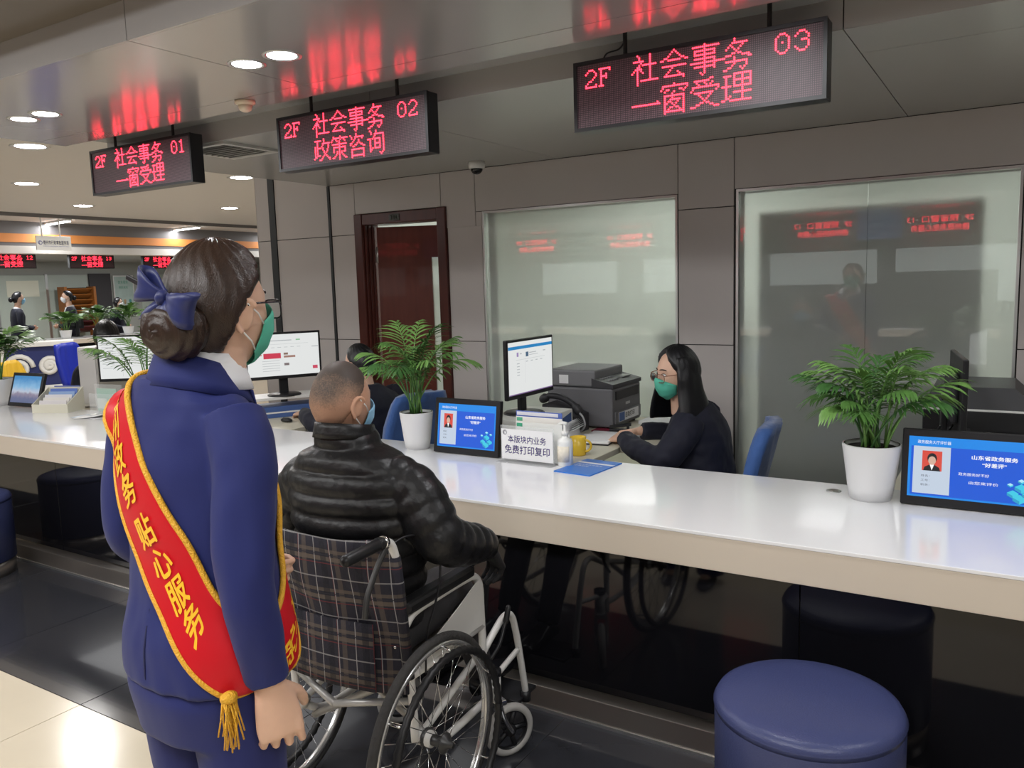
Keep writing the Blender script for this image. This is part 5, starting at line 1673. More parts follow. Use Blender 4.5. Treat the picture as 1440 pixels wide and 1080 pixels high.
# ------------------------------------------------------------------ A: attendant with the red sash
S_A = 1.03
RZA = radians(-3)
A = root('person', 'woman attendant in a navy suit and red sash standing behind the wheelchair', 'person', (-1.43, 1.045, 0), RZA)
HA = Hmat((0.040, 0.060, 1.563), radians(6), radians(2), 0, S_A)
WR = Vector((0.215, -0.02, 0.850))
armR = ([(0.145, -0.005, 1.362), (0.190, -0.02, 1.28), (0.218, -0.055, 1.09), (0.220, -0.045, 0.97), WR], [0.064, 0.063, 0.054, 0.050, 0.044])
armL = ([(-0.145, -0.005, 1.362), (-0.190, -0.01, 1.28), (-0.222, -0.02, 1.08), (-0.20, 0.08, 1.00), (-0.12, 0.18, 0.96)], [0.064, 0.063, 0.053, 0.048, 0.040])
hdR = hand_mb(1, (0.32, 0.62, 0.5), 3.0, 0.6).xform(hand_matrix(WR + Vector((0.002, 0.003, -0.010)), (0.10, 0.12, -1), (0.45, 0.9, 0), 1) @ Matrix.Scale(1.13, 4))
hdL = hand_mb(-1, (0.5, 0.6, 0.4)).xform(hand_matrix((-0.10, 0.195, 0.955), (1, 0.25, -0.05), (0.1, 0.3, 1), -1))
coreA = torso_mb([(0.84, 0, 0, 0.13, 0.10), (1.05, 0, 0, 0.12, 0.09), (1.3, 0, 0, 0.13, 0.085), (1.40, 0, -0.005, 0.09, 0.065)])
legsA = [([(0.085 * s, 0, 0.90), (0.085 * s, 0.01, 0.50), (0.088 * s, -0.01, 0.09), (0.09 * s, 0.07, 0.035)], [0.07, 0.05, 0.032, 0.03]) for s in (-1, 1)]
thin = lambda ar, k=0.62: (ar[0], [r * k for r in ar[1]])
def thin_arm(ar, k=0.6):
    p0 = Vector(ar[0][0])
    return ([Vector((p0.x * 0.45, p0.y, p0.z - 0.075)), Vector((p0.x * 0.85, p0.y, p0.z - 0.065))] + [Vector(q) for q in ar[0][1:]], [0.035, 0.035] + [r * k for r in ar[1][1:]])
mesh_obj('body', body_mesh(HA, 0.09, [coreA], [thin_arm(armR, 0.64), thin_arm(armL, 0.64)], [hdR, hdL], legsA, 0.0042), M_skin, A)

tabA = [(0.825, 0, 0.0, 0.192, 0.148), (0.90, 0, 0.0, 0.190, 0.145), (1.00, 0, 0.005, 0.172, 0.128), (1.08, 0, 0.005, 0.164, 0.120), (1.18, 0, 0.010, 0.168, 0.130), (1.27, 0, 0.010, 0.172, 0.130), (1.34, 0, 0.0, 0.170, 0.110), (1.385, 0, -0.01, 0.145, 0.092), (1.415, 0, -0.018, 0.105, 0.078), (1.437, 0, -0.020, 0.075, 0.072)]
torsoA = torso_mb(tabA, 44)
jk = MB()
jk.add(torsoA.v, torsoA.f, True)
for ar in (armR, armL):
    a, b = sleeve_pts(*ar, 10)
    jk.tube(a, b, 22)
jme = remeshed(jk, 0.0055, 6, 0.5)
wrinkle(jme, 0.0065, 11.0, (1, 1, 0.6), 3.1)
JA = mesh_obj('jacket', jme, M_navy, A)
# collar, shirt collar, lapel
def collar_ring(c0, rx, ry, z_b, z_f, h, flare, a0, a1, th, rx2=None):
    P = []
    for i in range(4):
        v = i / 3
        row = []
        for k in range(29):
            a = a0 + (a1 - a0) * k / 28
            zz = z_f + (z_b - z_f) * (0.5 - 0.5 * sin(a))
            row.append(Vector((c0[0] + (rx + flare * v) * cos(a), c0[1] + (ry + flare * v) * sin(a), zz - h * v)))
        P.append(row)
    return MB().sheet(P, th)
collar_ring((0.020, 0.014), 0.074, 0.076, 1.490, 1.425, 0.066, 0.026, radians(-232), radians(52), 0.005).build('jacket_collar', M_navy, A)
collar_ring((0.026, 0.026), 0.066, 0.069, 1.488, 1.468, 0.072, 0.020, radians(-232), radians(56), 0.003).build('shirt_collar', M_shirt, A)
for s in (-1, 1):
    MB().sheet([[Vector((0.035 * s + 0.05 * s * u, 0.055 + 0.055 * v - 0.012 * u, 1.475 - 0.085 * v - 0.03 * u)) for u in (0, 0.5, 1)] for v in (0, 0.33, 0.66, 1)], 0.003).build('collar_point', M_shirt, A)
    MB().sheet([[Vector((0.03 * s + 0.075 * s * u * (1 - 0.6 * v), 0.085 + 0.055 * sin(pi * 0.5 * v) + 0.012 - 0.02 * u, 1.40 - 0.24 * v)) for u in (0, 0.5, 1)] for v in [k / 8 for k in range(9)]], 0.004).build('lapel', M_navy, A)
MB().sheet([[Vector((0.055 * u, 0.075 + 0.05 * v, 1.42 - 0.16 * v)) for u in (-1, -0.5, 0, 0.5, 1)] for v in (0, 0.5, 1)], 0.003).build('shirt_front', M_shirt, A)
for k in range(3):
    p = WR + Vector((0.030, -0.022, 0.02 + 0.014 * k))
    MB().ell(p, 0.006, 0.004, 0.006, 10, 6).build('cuff_button', mat('button grey blue', (0.10, 0.12, 0.22), 0.3), A)
# trousers
tr = MB()
tt = torso_mb([(0.70, 0, -0.005, 0.165, 0.12), (0.80, 0, -0.01, 0.182, 0.132), (0.90, 0, 0, 0.168, 0.122), (0.98, 0, 0, 0.15, 0.11)])
tr.add(tt.v, tt.f, True)
for s in (-1, 1):
    a, b = sleeve_pts([(0.088 * s, -0.005, 0.82), (0.092 * s, 0.0, 0.62), (0.094 * s, 0.012, 0.45), (0.096 * s, 0.0, 0.22), (0.097 * s, 0.005, 0.045)], [0.098, 0.088, 0.076, 0.070, 0.074], 8)
    tr.tube(a, b, 20)
tme = remeshed(tr, 0.008, 4, 0.5)
wrinkle(tme, 0.004, 8.0, (1, 1, 0.5), 8.4)
mesh_obj('trousers', tme, M_navy, A)
for s in (-1, 1):
    sh = MB()
    rings = []
    for k, (y, w, h) in enumerate([(-0.075, 0.022, 0.05), (-0.06, 0.032, 0.07), (0.0, 0.036, 0.068), (0.06, 0.044, 0.05), (0.12, 0.042, 0.036), (0.16, 0.026, 0.024), (0.17, 0.01, 0.014)]):
        rings.append([Vector((0.097 * s + w * cos(2 * pi * j / 14), y, h / 2 + h / 2 * sin(2 * pi * j / 14) + 0.002)) for j in range(14)])
    sh.loft(rings).build('shoe', mat('black leather shoe', (0.01, 0.01, 0.012), 0.25), A)

# the sash: a band lying on the jacket from the left shoulder to the right hip
bv = MB()
bv.add(torsoA.v, torsoA.f)
a, b = sleeve_pts([armL[0][0], armL[0][1], armL[0][2]], [0.068, 0.066, 0.054], 8)
bv.tube(a, b, 18)
bvme = remeshed(bv, 0.008, 10, 0.5)
bmv = bmesh.new(); bmv.from_mesh(bvme)
BV = BVHTree.FromBMesh(bmv)
p_sh, p_hip = Vector((-0.135, 0.0, 1.40)), Vector((0.19, 0.0, 0.865))
axis = (p_hip - p_sh)
Lh = axis.length / 2
D = axis.normalized()
NN = Vector((-D.z, 0, D.x)).normalized()     # across the band, within the xz plane
if NN.x < 0:
    NN = -NN
C0 = (p_sh + p_hip) / 2
NTH = 160
def sash_pt(th, s, off):
    """th: 0 = hip, pi = shoulder; pi/2 = front (+Y), 3pi/2 = back"""
    dirv = D * cos(th) + Vector((0, 1, 0)) * sin(th)
    wq = 1.0 - 0.50 * max(0.0, cos(th)) ** 3
    o_ = C0 + NN * (s * wq)
    src = o_ + dirv * 0.8
    hit = BV.ray_cast(src, -dirv, 0.8)
    if hit[0] is None:
        q = o_ + dirv * 0.10
        nrm = dirv
    else:
        q = hit[0]
        nrm = dirv
    return q + nrm * off
# rear vent of the jacket, its crease shade drawn as a thin darker strip
def on_back(x, z, off):
    hit = BV.ray_cast(Vector((x, -0.6, z)), Vector((0, 1, 0)), 0.8)
    return hit[0] + Vector((0, -off, 0))
MB().sheet([[on_back(0.004 + 0.0025 * u, 0.835 + 0.15 * v, 0.001) for u in (-1, 0, 1)] for v in [k / 8 for k in range(9)]], -0.0008).build('jacket_vent_crease', mat('vent crease shade', (0.007, 0.010, 0.06), 0.8), A)
rows = []
SW = 0.072
sv = [-SW + 2 * SW * k / 12 for k in range(13)]
raw = [[sash_pt(2 * pi * i / NTH, s, 0.0075) for s in sv] for i in range(NTH)]
# ease the band along its length, as cloth bridges hollows
for it in range(10):
    raw = [[raw[i][j] * 0.5 + (raw[i - 1][j] + raw[(i + 1) % NTH][j]) * 0.25 for j in range(13)] for i in range(NTH)]
def push(p, k=0.004):
    loc, nr, idx, dist = BV.find_nearest(p)
    if loc is not None:
        d = (p - loc).dot(nr)
        if d < 0.0075:
            return p + nr * (0.0075 - d)
    return p
raw = [[push(p) for p in r] for r in raw]
M_red = mat('red sash satin', (0.56, 0.001, 0.010), 0.5)
M_gold = mat('gold braid', (0.80, 0.42, 0.03), 0.4, bump=0.6, bscale=250)
sash = root('sash', 'red sash with yellow characters and gold braid edges worn by the standing attendant', 'sash', A.location, RZA)
band = [r for r in raw] + [raw[0]]
SB = MB().sheet(band, 0.0025).build('band', M_red, sash)
for j, s in ((0, -1), (12, 1)):
    MB().tube([raw[i][j] for i in range(NTH)], 0.0062, 8, closed=True).build('gold_edge', M_gold, SB)
# characters along the band: arc length table
def strip(jf, i):
    j = max(0.0, min(11.999, jf))
    k = int(j)
    f = j - k
    i0 = int(math.floor(i)) % NTH
    i1 = (i0 + 1) % NTH
    g = i - math.floor(i)
    A0 = raw[i0][k].lerp(raw[i0][k + 1], f)
    A1 = raw[i1][k].lerp(raw[i1][k + 1], f)
    return A0.lerp(A1, g)
mid = [raw[i][6] for i in range(NTH)]
def outw(i, p):
    th = 2 * pi * i / NTH
    dirv = D * cos(th) + Vector((0, 1, 0)) * sin(th)
    return dirv
def put_char(ch, i_c, h, flip, off_s=0.0):
    """character centred at band index i_c, its upright pointing up the band"""
    v, f = text_polys(ch, 1.0, 0.022, 0.12)
    x0, x1 = min(p.x for p in v), max(p.x for p in v)
    y0, y1 = min(p.y for p in v), max(p.y for p in v)
    step = (mid[(int(i_c) + 1) % NTH] - mid[int(i_c) % NTH]).length
    out = []
    for p in v:
        cx = (p.x - (x0 + x1) / 2) * h * 1.0
        cy = (p.y - (y0 + y1) / 2) * h * 1.12
        ii = i_c + flip * cy / step
        jj = 6 + flip * 0 + (cx * (-1 if flip > 0 else 1) + off_s) / (2 * SW) * 12 * FLIPX
        q = strip(jj, ii)
        out.append(q + outw(ii, q) * 0.0065)
    me = bpy.data.meshes.new('character')
    me.from_pydata([tuple(q) for q in out], [], f)
    me.materials.append(mat('yellow sash print', (0.92, 0.52, 0.03), 0.45))
    o = bpy.data.objects.new('character', me)
    COL.objects.link(o)
    o.parent = SB
FLIPX = 1
# back: th from pi (shoulder) to 2pi (hip); reading goes down the band, glyph tops towards the shoulder
def walk(i0, dist, sgn):
    i = i0
    acc = 0.0
    while acc < dist:
        acc += (mid[(i + sgn) % NTH] - mid[i % NTH]).length
        i += sgn
    return i
start = walk(NTH // 2, 0.065, 1)
pos = [0.0, 0.066, 0.132, 0.198, 0.285, 0.352, 0.415, 0.475]
for ch, d in zip('德州政务贴心服务', pos):
    put_char(ch, walk(start, d, 1) if d > 0 else start, 0.057, -1)
fs = walk(NTH // 2, 0.30, -1)
for ch, d in zip('德州政务贴心服务', pos):
    put_char(ch, walk(fs, d, -1) if d > 0 else fs, 0.055, 1)
# knot and tassels at the hip
hipc = Vector((0.190, -0.094, 0.893))
MB().ell(hipc + Vector((0.004, 0, -0.055)), 0.014, 0.018, 0.012, 14, 8).build('gold_knot', M_gold, SB)
tq = MB()
rngt = random.Random(4)
for k in range(26):
    p = hipc + Vector((0.004 + rngt.uniform(-0.006, 0.006), rngt.uniform(-0.016, 0.016), -0.06))
    q = p + Vector((rngt.uniform(-0.008, 0.012), rngt.uniform(-0.02, 0.02), -rngt.uniform(0.06, 0.105)))
    tq.tube([p, (p + q) / 2 + Vector((0.003, rngt.uniform(-0.004, 0.004), 0)), q], 0.0017, 5)
o = tq.build('tassel', M_gold, SB)
o['kind'] = 'stuff'

# hair, bun, bow
lineA = [(0, 56), (40, 50), (62, 34), (78, 19), (92, 10), (104, -4), (116, -22), (132, -38), (180, -42)]
hair_cap(lineA, 0.021, HA, 0.0016).build('hair', M_hair_brown, A)
bun = MB()
rings = []
for i in range(25):
    ph = -pi / 2 + pi * i / 24
    ring = []
    for j in range(48):
        th = 2 * pi * j / 48
        r = 1 + 0.05 * sin(2 * th + 15 * ph) + 0.012 * sin(9 * th - 7 * ph)
        cp = max(cos(ph), 0.03)
        ring.append(HA @ (Vector((0.008, -0.118, -0.026)) + Vector((0.068 * cp * cos(th) * r, 0.050 * sin(ph) * (1 + 0.07 * sin(2 * th + 15 * ph)), 0.058 * cp * sin(th) * r))))
    rings.append(ring)
bun.loft(rings).build('bun', M_hair_brown, A)
MB().ell((0, 0, 0), 0.052, 0.03, 0.045).xform(HA @ Matrix.Translation((0, -0.098, -0.04))).build('bun_base', M_hair_brown, A)
bw = root('hair_bow', 'navy satin hair bow tied above the bun of the standing attendant', 'bow', A.location, RZA)
M_bow = mat('navy satin', (0.014, 0.021, 0.105), 0.42, sheen=0.1, var=0.2, vscale=20)
BC = HA @ Matrix.Translation((0.016, -0.136, 0.034)) @ Matrix.Rotation(radians(22), 4, 'Y') @ Matrix.Scale(0.86, 4)
for s in (-1, 1):
    path = [(0.004, -0.002), (0.022, -0.014), (0.046, -0.022), (0.066, -0.020), (0.076, -0.008), (0.074, 0.008), (0.060, 0.016), (0.036, 0.012), (0.014, 0.006), (0.004, 0.004)]
    cp_ = catmull([(a_, b_, 0) for a_, b_ in path], 4)
    P = []
    for q in cp_:
        hw = 0.012 + 0.026 * smooth01(0.0, 0.07, q.x)
        P.append([BC @ Vector((s * (q.x + 0.010 * abs(w_) * q.x / 0.076), q.y + 0.003 * cos(7 * w_), w_ * hw + 0.10 * q.x * (0.35 if s < 0 else -0.15))) for w_ in (-1, -0.6, -0.2, 0.2, 0.6, 1)])
    MB().sheet(P, 0.0025).build('bow_loop', M_bow, bw)
    T = [[BC @ Vector((s * (0.004 + 0.040 * v + 0.020 * u), -0.010 - 0.008 * sin(3 * v), -0.006 - 0.060 * v + 0.010 * u * s)) for u in (-0.8, 0, 0.8)] for v in (0, 0.33, 0.66, 1)]
    MB().sheet(T, 0.003).build('bow_tail', M_bow, bw)
MB().ell((0, 0, 0), 0.013, 0.016, 0.017).xform(BC @ Matrix.Translation((0, -0.01, 0))).build('knot', M_bow, bw)
MB().box(-0.125, -0.055, -0.006, 0.0, -0.006, 0.006, 0.002).xform(BC).build('clip', M_blk, bw)
face_mask(A, HA, M_mask_g)
eyes(A, HA)
glasses(A, HA, M_glass_frame)

# ------------------------------------------------------------------ B: man in the wheelchair
S_B = 1.0
B = root('person', 'man with cropped grey hair and black quilted jacket seated in the wheelchair', 'person', (-1.66, 1.70, 0), radians(5))
HB = Hmat((-0.045, 0.075, 1.262), radians(-6), radians(-4), 0, S_B)
bR = ([(0.115, 0.07, 1.06), (0.205, 0.075, 1.00), (0.280, 0.07, 0.895), (0.300, 0.13, 0.852), (0.305, 0.225, 0.822), (0.300, 0.315, 0.79)], [0.070, 0.084, 0.076, 0.070, 0.061, 0.048])
bL = ([(-0.115, 0.07, 1.06), (-0.205, 0.075, 1.00), (-0.285, 0.10, 0.89), (-0.27, 0.18, 0.84), (-0.22, 0.27, 0.80), (-0.12, 0.34, 0.74)], [0.070, 0.084, 0.074, 0.066, 0.058, 0.048])
hB = hand_mb(1, (0.35, 0.45, 0.3)).xform(hand_matrix((0.299, 0.325, 0.783), (-0.05, 0.62, -0.75), (-0.9, 0.3, 0.3), 1) @ Matrix.Scale(1.0, 4))
hBL = hand_mb(-1, (0.35, 0.45, 0.3)).xform(hand_matrix((-0.11, 0.35, 0.735), (0.3, 0.8, -0.4), (0.9, 0.1, 0.3), -1))
coreB = torso_mb([(0.56, 0, 0.06, 0.14, 0.11), (0.8, 0, 0.06, 0.14, 0.11), (1.05, 0, 0.055, 0.15, 0.10), (1.13, -0.01, 0.055, 0.07, 0.06)])
def seat_leg(s, knee, ankle, hipz=0.575, r=(0.085, 0.062, 0.042)):
    return ([(0.09 * s, 0.02, hipz), (0.10 * s, knee[0] * 0.55, hipz + 0.01), (0.105 * s, knee[0], knee[1]), (0.105 * s, ankle[0], ankle[1])], [r[0], r[0] * 0.93, r[1], r[2]])
legsB = [seat_leg(s, (0.43, 0.57), (0.60, 0.20)) for s in (-1, 1)]
mesh_obj('body', body_mesh(HB, 0.08, [coreB], [thin_arm(bR, 0.55), thin_arm(bL, 0.55)], [hB, hBL], [thin(l, 0.75) for l in legsB], 0.0045), M_skin2, B)
QT = (0.062, 0.017, 0.02)
tabB = [(0.60, 0, 0.075, 0.185, 0.135), (0.70, 0, 0.075, 0.20, 0.150), (0.85, 0, 0.075, 0.212, 0.155), (1.00, 0, 0.072, 0.222, 0.150), (1.06, -0.005, 0.066, 0.215, 0.132), (1.11, -0.012, 0.062, 0.165, 0.108), (1.15, -0.02, 0.064, 0.095, 0.088), (1.185, -0.028, 0.066, 0.082, 0.082)]
pj = torso_mb(tabB, 48, 0.9, QT)
q = MB()
q.add(pj.v, pj.f, True)
for ar in (bR, bL):
    a, b = sleeve_pts(ar[0], ar[1], 12, (0.056, 0.009))
    q.tube(a, b, 24)
M_puffer = mat('black quilted nylon', (0.007, 0.007, 0.008), 0.42, spec=0.45, bump=0.35, bscale=30)
qme = remeshed(q, 0.0048, 1, 0.4)
wrinkle(qme, 0.0016, 20.0, (1, 1, 1), 2.2)
mesh_obj('quilted_jacket', qme, M_puffer, B)
collar_ring((-0.028, 0.064), 0.076, 0.078, 1.215, 1.185, 0.045, 0.010, radians(-250), radians(70), 0.010).build('jacket_collar', M_puffer, B)
tr = MB()
for s, l in zip((-1, 1), legsB):
    a, b = sleeve_pts(l[0], [r * 1.08 for r in l[1]], 8)
    tr.tube(a, b, 18)
hipb = torso_mb([(0.52, 0, 0.04, 0.17, 0.13), (0.58, 0, 0.05, 0.18, 0.14), (0.66, 0, 0.06, 0.17, 0.13)])
tr.add(hipb.v, hipb.f, True)
tme = remeshed(tr, 0.009, 3, 0.5)
wrinkle(tme, 0.005, 11, (1, 1, 1), 5.0)
mesh_obj('trousers', tme, mat('charcoal trousers', (0.045, 0.043, 0.045), 0.8), B)
for s in (-1, 1):
    rings = []
    for k, (y, w, h) in enumerate([(-0.09, 0.025, 0.06), (-0.07, 0.036, 0.09), (0.0, 0.040, 0.085), (0.07, 0.047, 0.06), (0.13, 0.045, 0.045), (0.17, 0.028, 0.03)]):
        rings.append([Vector((0.105 * s + w * cos(2 * pi * j / 14), 0.635 + y, 0.132 + h / 2 + h / 2 * sin(2 * pi * j / 14))) for j in range(14)])
    MB().loft(rings).build('shoe', mat('black leather shoe', (0.01,) * 3), B)
# black glove on the right hand
gl = hand_mb(1, (0.35, 0.45, 0.3))
gm = remeshed(gl, 0.003, 2, 0.4)
_no = [v.normal.copy() for v in gm.vertices]
for v, n_ in zip(gm.vertices, _no):
    v.co += n_ * 0.0026
GM = hand_matrix((0.299, 0.325, 0.783), (-0.05, 0.62, -0.75), (-0.9, 0.3, 0.3), 1)
gm.transform(GM)
mesh_obj('glove', gm, mat('black knit glove', (0.012, 0.012, 0.014), 0.7), B)
def buzz_mat():
    m = bpy.data.materials.new('cropped grey hair')
    m.use_nodes = True
    nt = m.node_tree
    b = nt.nodes['Principled BSDF']
    b.inputs['Roughness'].default_value = 0.6
    tc = _node(nt, 'ShaderNodeTexCoord')
    nz = _node(nt, 'ShaderNodeTexNoise'); nz.inputs['Scale'].default_value = 240; nz.inputs['Detail'].default_value = 2
    n2 = _node(nt, 'ShaderNodeTexNoise'); n2.inputs['Scale'].default_value = 14
    sp = _node(nt, 'ShaderNodeSeparateXYZ')
    mr = _node(nt, 'ShaderNodeMapRange'); mr.inputs['From Min'].default_value = 1.26; mr.inputs['From Max'].default_value = 1.375
    ad = _node(nt, 'ShaderNodeMath', operation='MULTIPLY_ADD'); ad.inputs[1].default_value = 0.9
    a2 = _node(nt, 'ShaderNodeMath', operation='MULTIPLY_ADD'); a2.inputs[1].default_value = 0.6
    cr = _node(nt, 'ShaderNodeValToRGB')
    e = cr.color_ramp.elements
    e[0].position = 0.35; e[0].color = (0.36, 0.20, 0.13, 1)
    e[1].position = 1.15 if False else 1.0; e[1].color = (0.055, 0.04, 0.032, 1)
    x = e.new(0.65); x.color = (0.20, 0.125, 0.085, 1)
    L = nt.links.new
    L(tc.outputs['Object'], nz.inputs['Vector']); L(tc.outputs['Object'], n2.inputs['Vector']); L(tc.outputs['Object'], sp.inputs[0])
    L(sp.outputs['Z'], mr.inputs['Value']); L(mr.outputs[0], ad.inputs[0])
    su = _node(nt, 'ShaderNodeMath', operation='SUBTRACT'); su.inputs[1].default_value = 0.45
    L(nz.outputs['Fac'], su.inputs[0])
    L(su.outputs[0], a2.inputs[0]); L(n2.outputs['Fac'], ad.inputs[2])
    ml = _node(nt, 'ShaderNodeMath', operation='SUBTRACT'); ml.inputs[1].default_value = 0.15
    L(ad.outputs[0], ml.inputs[0]); L(ml.outputs[0], a2.inputs[2]); L(a2.outputs[0], cr.inputs['Fac'])
    L(cr.outputs['Color'], b.inputs['Base Color'])
    return m
lineB = [(0, 48), (40, 44), (65, 30), (80, 16), (95, 6), (110, -14), (130, -30), (180, -34)]
hair_cap(lineB, 0.0035, HB, 0.0, 5).build('cropped_hair', buzz_mat(), B)
# skin folds at the nape
for k in range(2):
    MB().tube([HB @ hp(radians(180 + 34 * u), radians(-40 - 9 * k), 0.0005, 0) for u in [-1 + 0.2 * i for i in range(11)]], [0.001 + 0.0035 * (1 - (-1 + 0.2 * i) ** 2) for i in range(11)], 6).build('nape_fold', M_skin2, B)
face_mask(B, HB, M_mask_b)
eyes(B, HB)

# ------------------------------------------------------------------ C: seated staff woman
C_ = root('person', 'seated staff woman with long black hair, copper glasses and a green mask', 'person', (-1.30, 3.82, 0), radians(93))
HC = Hmat((-0.055, 0.105, 1.142), radians(48), radians(-4), radians(-3), 1.05)
cL = ([(-0.155, 0.02, 0.925), (-0.215, 0.03, 0.87), (-0.285, 0.10, 0.765), (-0.20, 0.25, 0.775), (-0.06, 0.375, 0.80)], [0.078, 0.078, 0.064, 0.055, 0.046])
cR = ([(0.155, 0.02, 0.925), (0.215, 0.05, 0.87), (0.26, 0.13, 0.775), (0.22, 0.26, 0.79), (0.15, 0.365, 0.805)], [0.078, 0.076, 0.062, 0.054, 0.046])
hCL = hand_mb(-1, (0.4, 0.5, 0.35)).xform(hand_matrix((-0.05, 0.385, 0.803), (0.55, 0.8, -0.15), (0.75, -0.4, 0.35), -1))
hCR = hand_mb(1, (0.4, 0.5, 0.35)).xform(hand_matrix((0.14, 0.375, 0.805), (-0.35, 0.9, -0.15), (-0.75, -0.3, 0.45), 1))
coreC = torso_mb([(0.48, 0, 0, 0.15, 0.11), (0.7, 0, 0.01, 0.14, 0.11), (0.9, 0, 0.015, 0.14, 0.095), (0.975, -0.01, 0.03, 0.07, 0.06)])
legsC = [seat_leg(s, (0.42, 0.52), (0.40, 0.08), 0.53) for s in (-1, 1)]
mesh_obj('body', body_mesh(HC, 0.07, [coreC], [thin_arm(cL, 0.6), thin_arm(cR, 0.6)], [hCL, hCR], [thin(l, 0.7) for l in legsC], 0.0048), M_skin, C_)
tabC = [(0.50, 0, 0, 0.205, 0.165), (0.62, 0, 0.005, 0.205, 0.165), (0.76, 0, 0.015, 0.198, 0.155), (0.86, 0, 0.02, 0.198, 0.145), (0.92, 0, 0.02, 0.185, 0.118), (0.96, -0.005, 0.022, 0.125, 0.092), (0.99, -0.012, 0.03, 0.085, 0.078)]
jc = torso_mb(tabC, 40)
q = MB()
q.add(jc.v, jc.f, True)
for ar in (cL, cR):
    a, b = sleeve_pts(*ar, 10)
    q.tube(a, b, 20)
cme = remeshed(q, 0.007, 4, 0.5)
wrinkle(cme, 0.007, 12, (1, 1, 1.2), 1.3)
mesh_obj('jacket', cme, M_navy_dark, C_)
tr = MB()
for l in legsC:
    a, b = sleeve_pts(l[0], [r * 1.08 for r in l[1]], 8)
    tr.tube(a, b, 16)
hipb = torso_mb([(0.46, 0, 0, 0.18, 0.14), (0.56, 0, 0, 0.18, 0.14)])
tr.add(hipb.v, hipb.f, True)
mesh_obj('trousers', remeshed(tr, 0.012, 3, 0.5), M_navy_dark, C_)
lineC = [(0, 58), (18, 52), (40, 34), (58, 16), (72, 2), (85, -22), (100, -42), (130, -60), (180, -62)]
hair_cap(lineC, 0.016, HC, 0.0012).build('hair', M_hair_black, C_)
# long hair hanging to the shoulders
P = []
for i in range(16):
    v = i / 15
    row = []
    for k in range(29):
        u = -1 + 2 * k / 28
        th = pi - u * radians(112)
        z = 0.085 - v * 0.335 + 0.02 * v * abs(u) ** 2
        rx = 0.064 + 0.030 * smooth01(0.0, 0.35, v) + 0.045 * smooth01(0.3, 1.0, v)
        ry = 0.082 + 0.032 * smooth01(0.0, 0.35, v) + 0.06 * smooth01(0.25, 1.0, v) - 0.02 * v * (1 - abs(u))
        rip = 0.003 * sin(17 * u + 5 * v)
        row.append(HC @ Vector(((rx + rip) * sin(th), (ry + rip) * cos(th) * (0.9 if cos(th) > 0 else 1) + 0.012, z)))
    P.append(row)
MB().sheet(P, 0.014).build('long_hair', M_hair_black, C_)
face_mask(C_, HC, M_mask_g, -64, -3)
eyes(C_, HC)
glasses(C_, HC, M_glass_brown)

# ------------------------------------------------------------------ D: seated staff man, seen from behind
Dm = root('person', 'seated staff man in a dark jacket working at the red-blocked monitor', 'person', (-3.36, 3.76, 0), radians(82))
HD = Hmat((-0.02, 0.09, 1.128), radians(4), radians(-6), 0, 1.03)
dL = ([(-0.16, 0.03, 0.93), (-0.22, 0.05, 0.87), (-0.26, 0.17, 0.77), (-0.22, 0.36, 0.79), (-0.13, 0.53, 0.80)], [0.082, 0.08, 0.066, 0.056, 0.045])
dR = ([(0.16, 0.03, 0.93), (0.22, 0.05, 0.87), (0.26, 0.15, 0.775), (0.2, 0.30, 0.79), (0.12, 0.42, 0.80)], [0.082, 0.08, 0.066, 0.056, 0.045])
hDL = hand_mb(-1, (0.2, 0.3, 0.2)).xform(hand_matrix((-0.125, 0.54, 0.805), (0.15, 0.97, -0.12), (0.95, -0.1, 0.15), -1))
hDR = hand_mb(1, (0.2, 0.3, 0.2)).xform(hand_matrix((0.115, 0.43, 0.805), (-0.15, 0.97, -0.12), (-0.95, -0.1, 0.15), 1))
coreD = torso_mb([(0.48, 0, 0, 0.15, 0.11), (0.7, 0, 0.01, 0.14, 0.11), (0.9, 0, 0.02, 0.14, 0.095), (0.985, -0.01, 0.04, 0.07, 0.06)])
legsD = [seat_leg(s, (0.44, 0.52), (0.42, 0.08), 0.53) for s in (-1, 1)]
mesh_obj('body', body_mesh(HD, 0.07, [coreD], [thin_arm(dL, 0.6), thin_arm(dR, 0.6)], [hDL, hDR], [thin(l, 0.7) for l in legsD], 0.006), M_skin, Dm)
tabD = [(0.50, 0, 0, 0.21, 0.165), (0.62, 0, 0.005, 0.215, 0.165), (0.76, 0, 0.015, 0.218, 0.155), (0.87, 0, 0.025, 0.215, 0.145), (0.93, 0, 0.028, 0.19, 0.12), (0.97, -0.005, 0.032, 0.13, 0.095), (1.01, -0.012, 0.045, 0.080, 0.076)]
jd = torso_mb(tabD, 40)
q = MB()
q.add(jd.v, jd.f, True)
for ar in (dL, dR):
    a, b = sleeve_pts(*ar, 10)
    q.tube(a, b, 20)
dme = remeshed(q, 0.008, 4, 0.5)
wrinkle(dme, 0.006, 12, (1, 1, 1.2), 6.3)
mesh_obj('jacket', dme, M_navy_dark, Dm)
tr = MB()
for l in legsD:
    a, b = sleeve_pts(l[0], [r * 1.08 for r in l[1]], 8)
    tr.tube(a, b, 16)
tr.add(hipb.v, hipb.f, True)
mesh_obj('trousers', remeshed(tr, 0.012, 3, 0.5), M_navy_dark, Dm)
lineD = [(0, 60), (40, 54), (65, 34), (80, 18), (95, 4), (110, -18), (130, -34), (180, -36)]
hair_cap(lineD, 0.009, HD, 0.0015).build('short_hair', M_hair_black, Dm)
face_mask(Dm, HD, M_mask_w)
eyes(Dm, HD)
ms = root('mouse', 'black computer mouse under the hand of the seated staff man', 'mouse', (-3.935, 3.595, DZ), radians(82))
MB().ell((0, 0.03, 0.012), 0.028, 0.05, 0.016).build('shell', M_blk, ms)
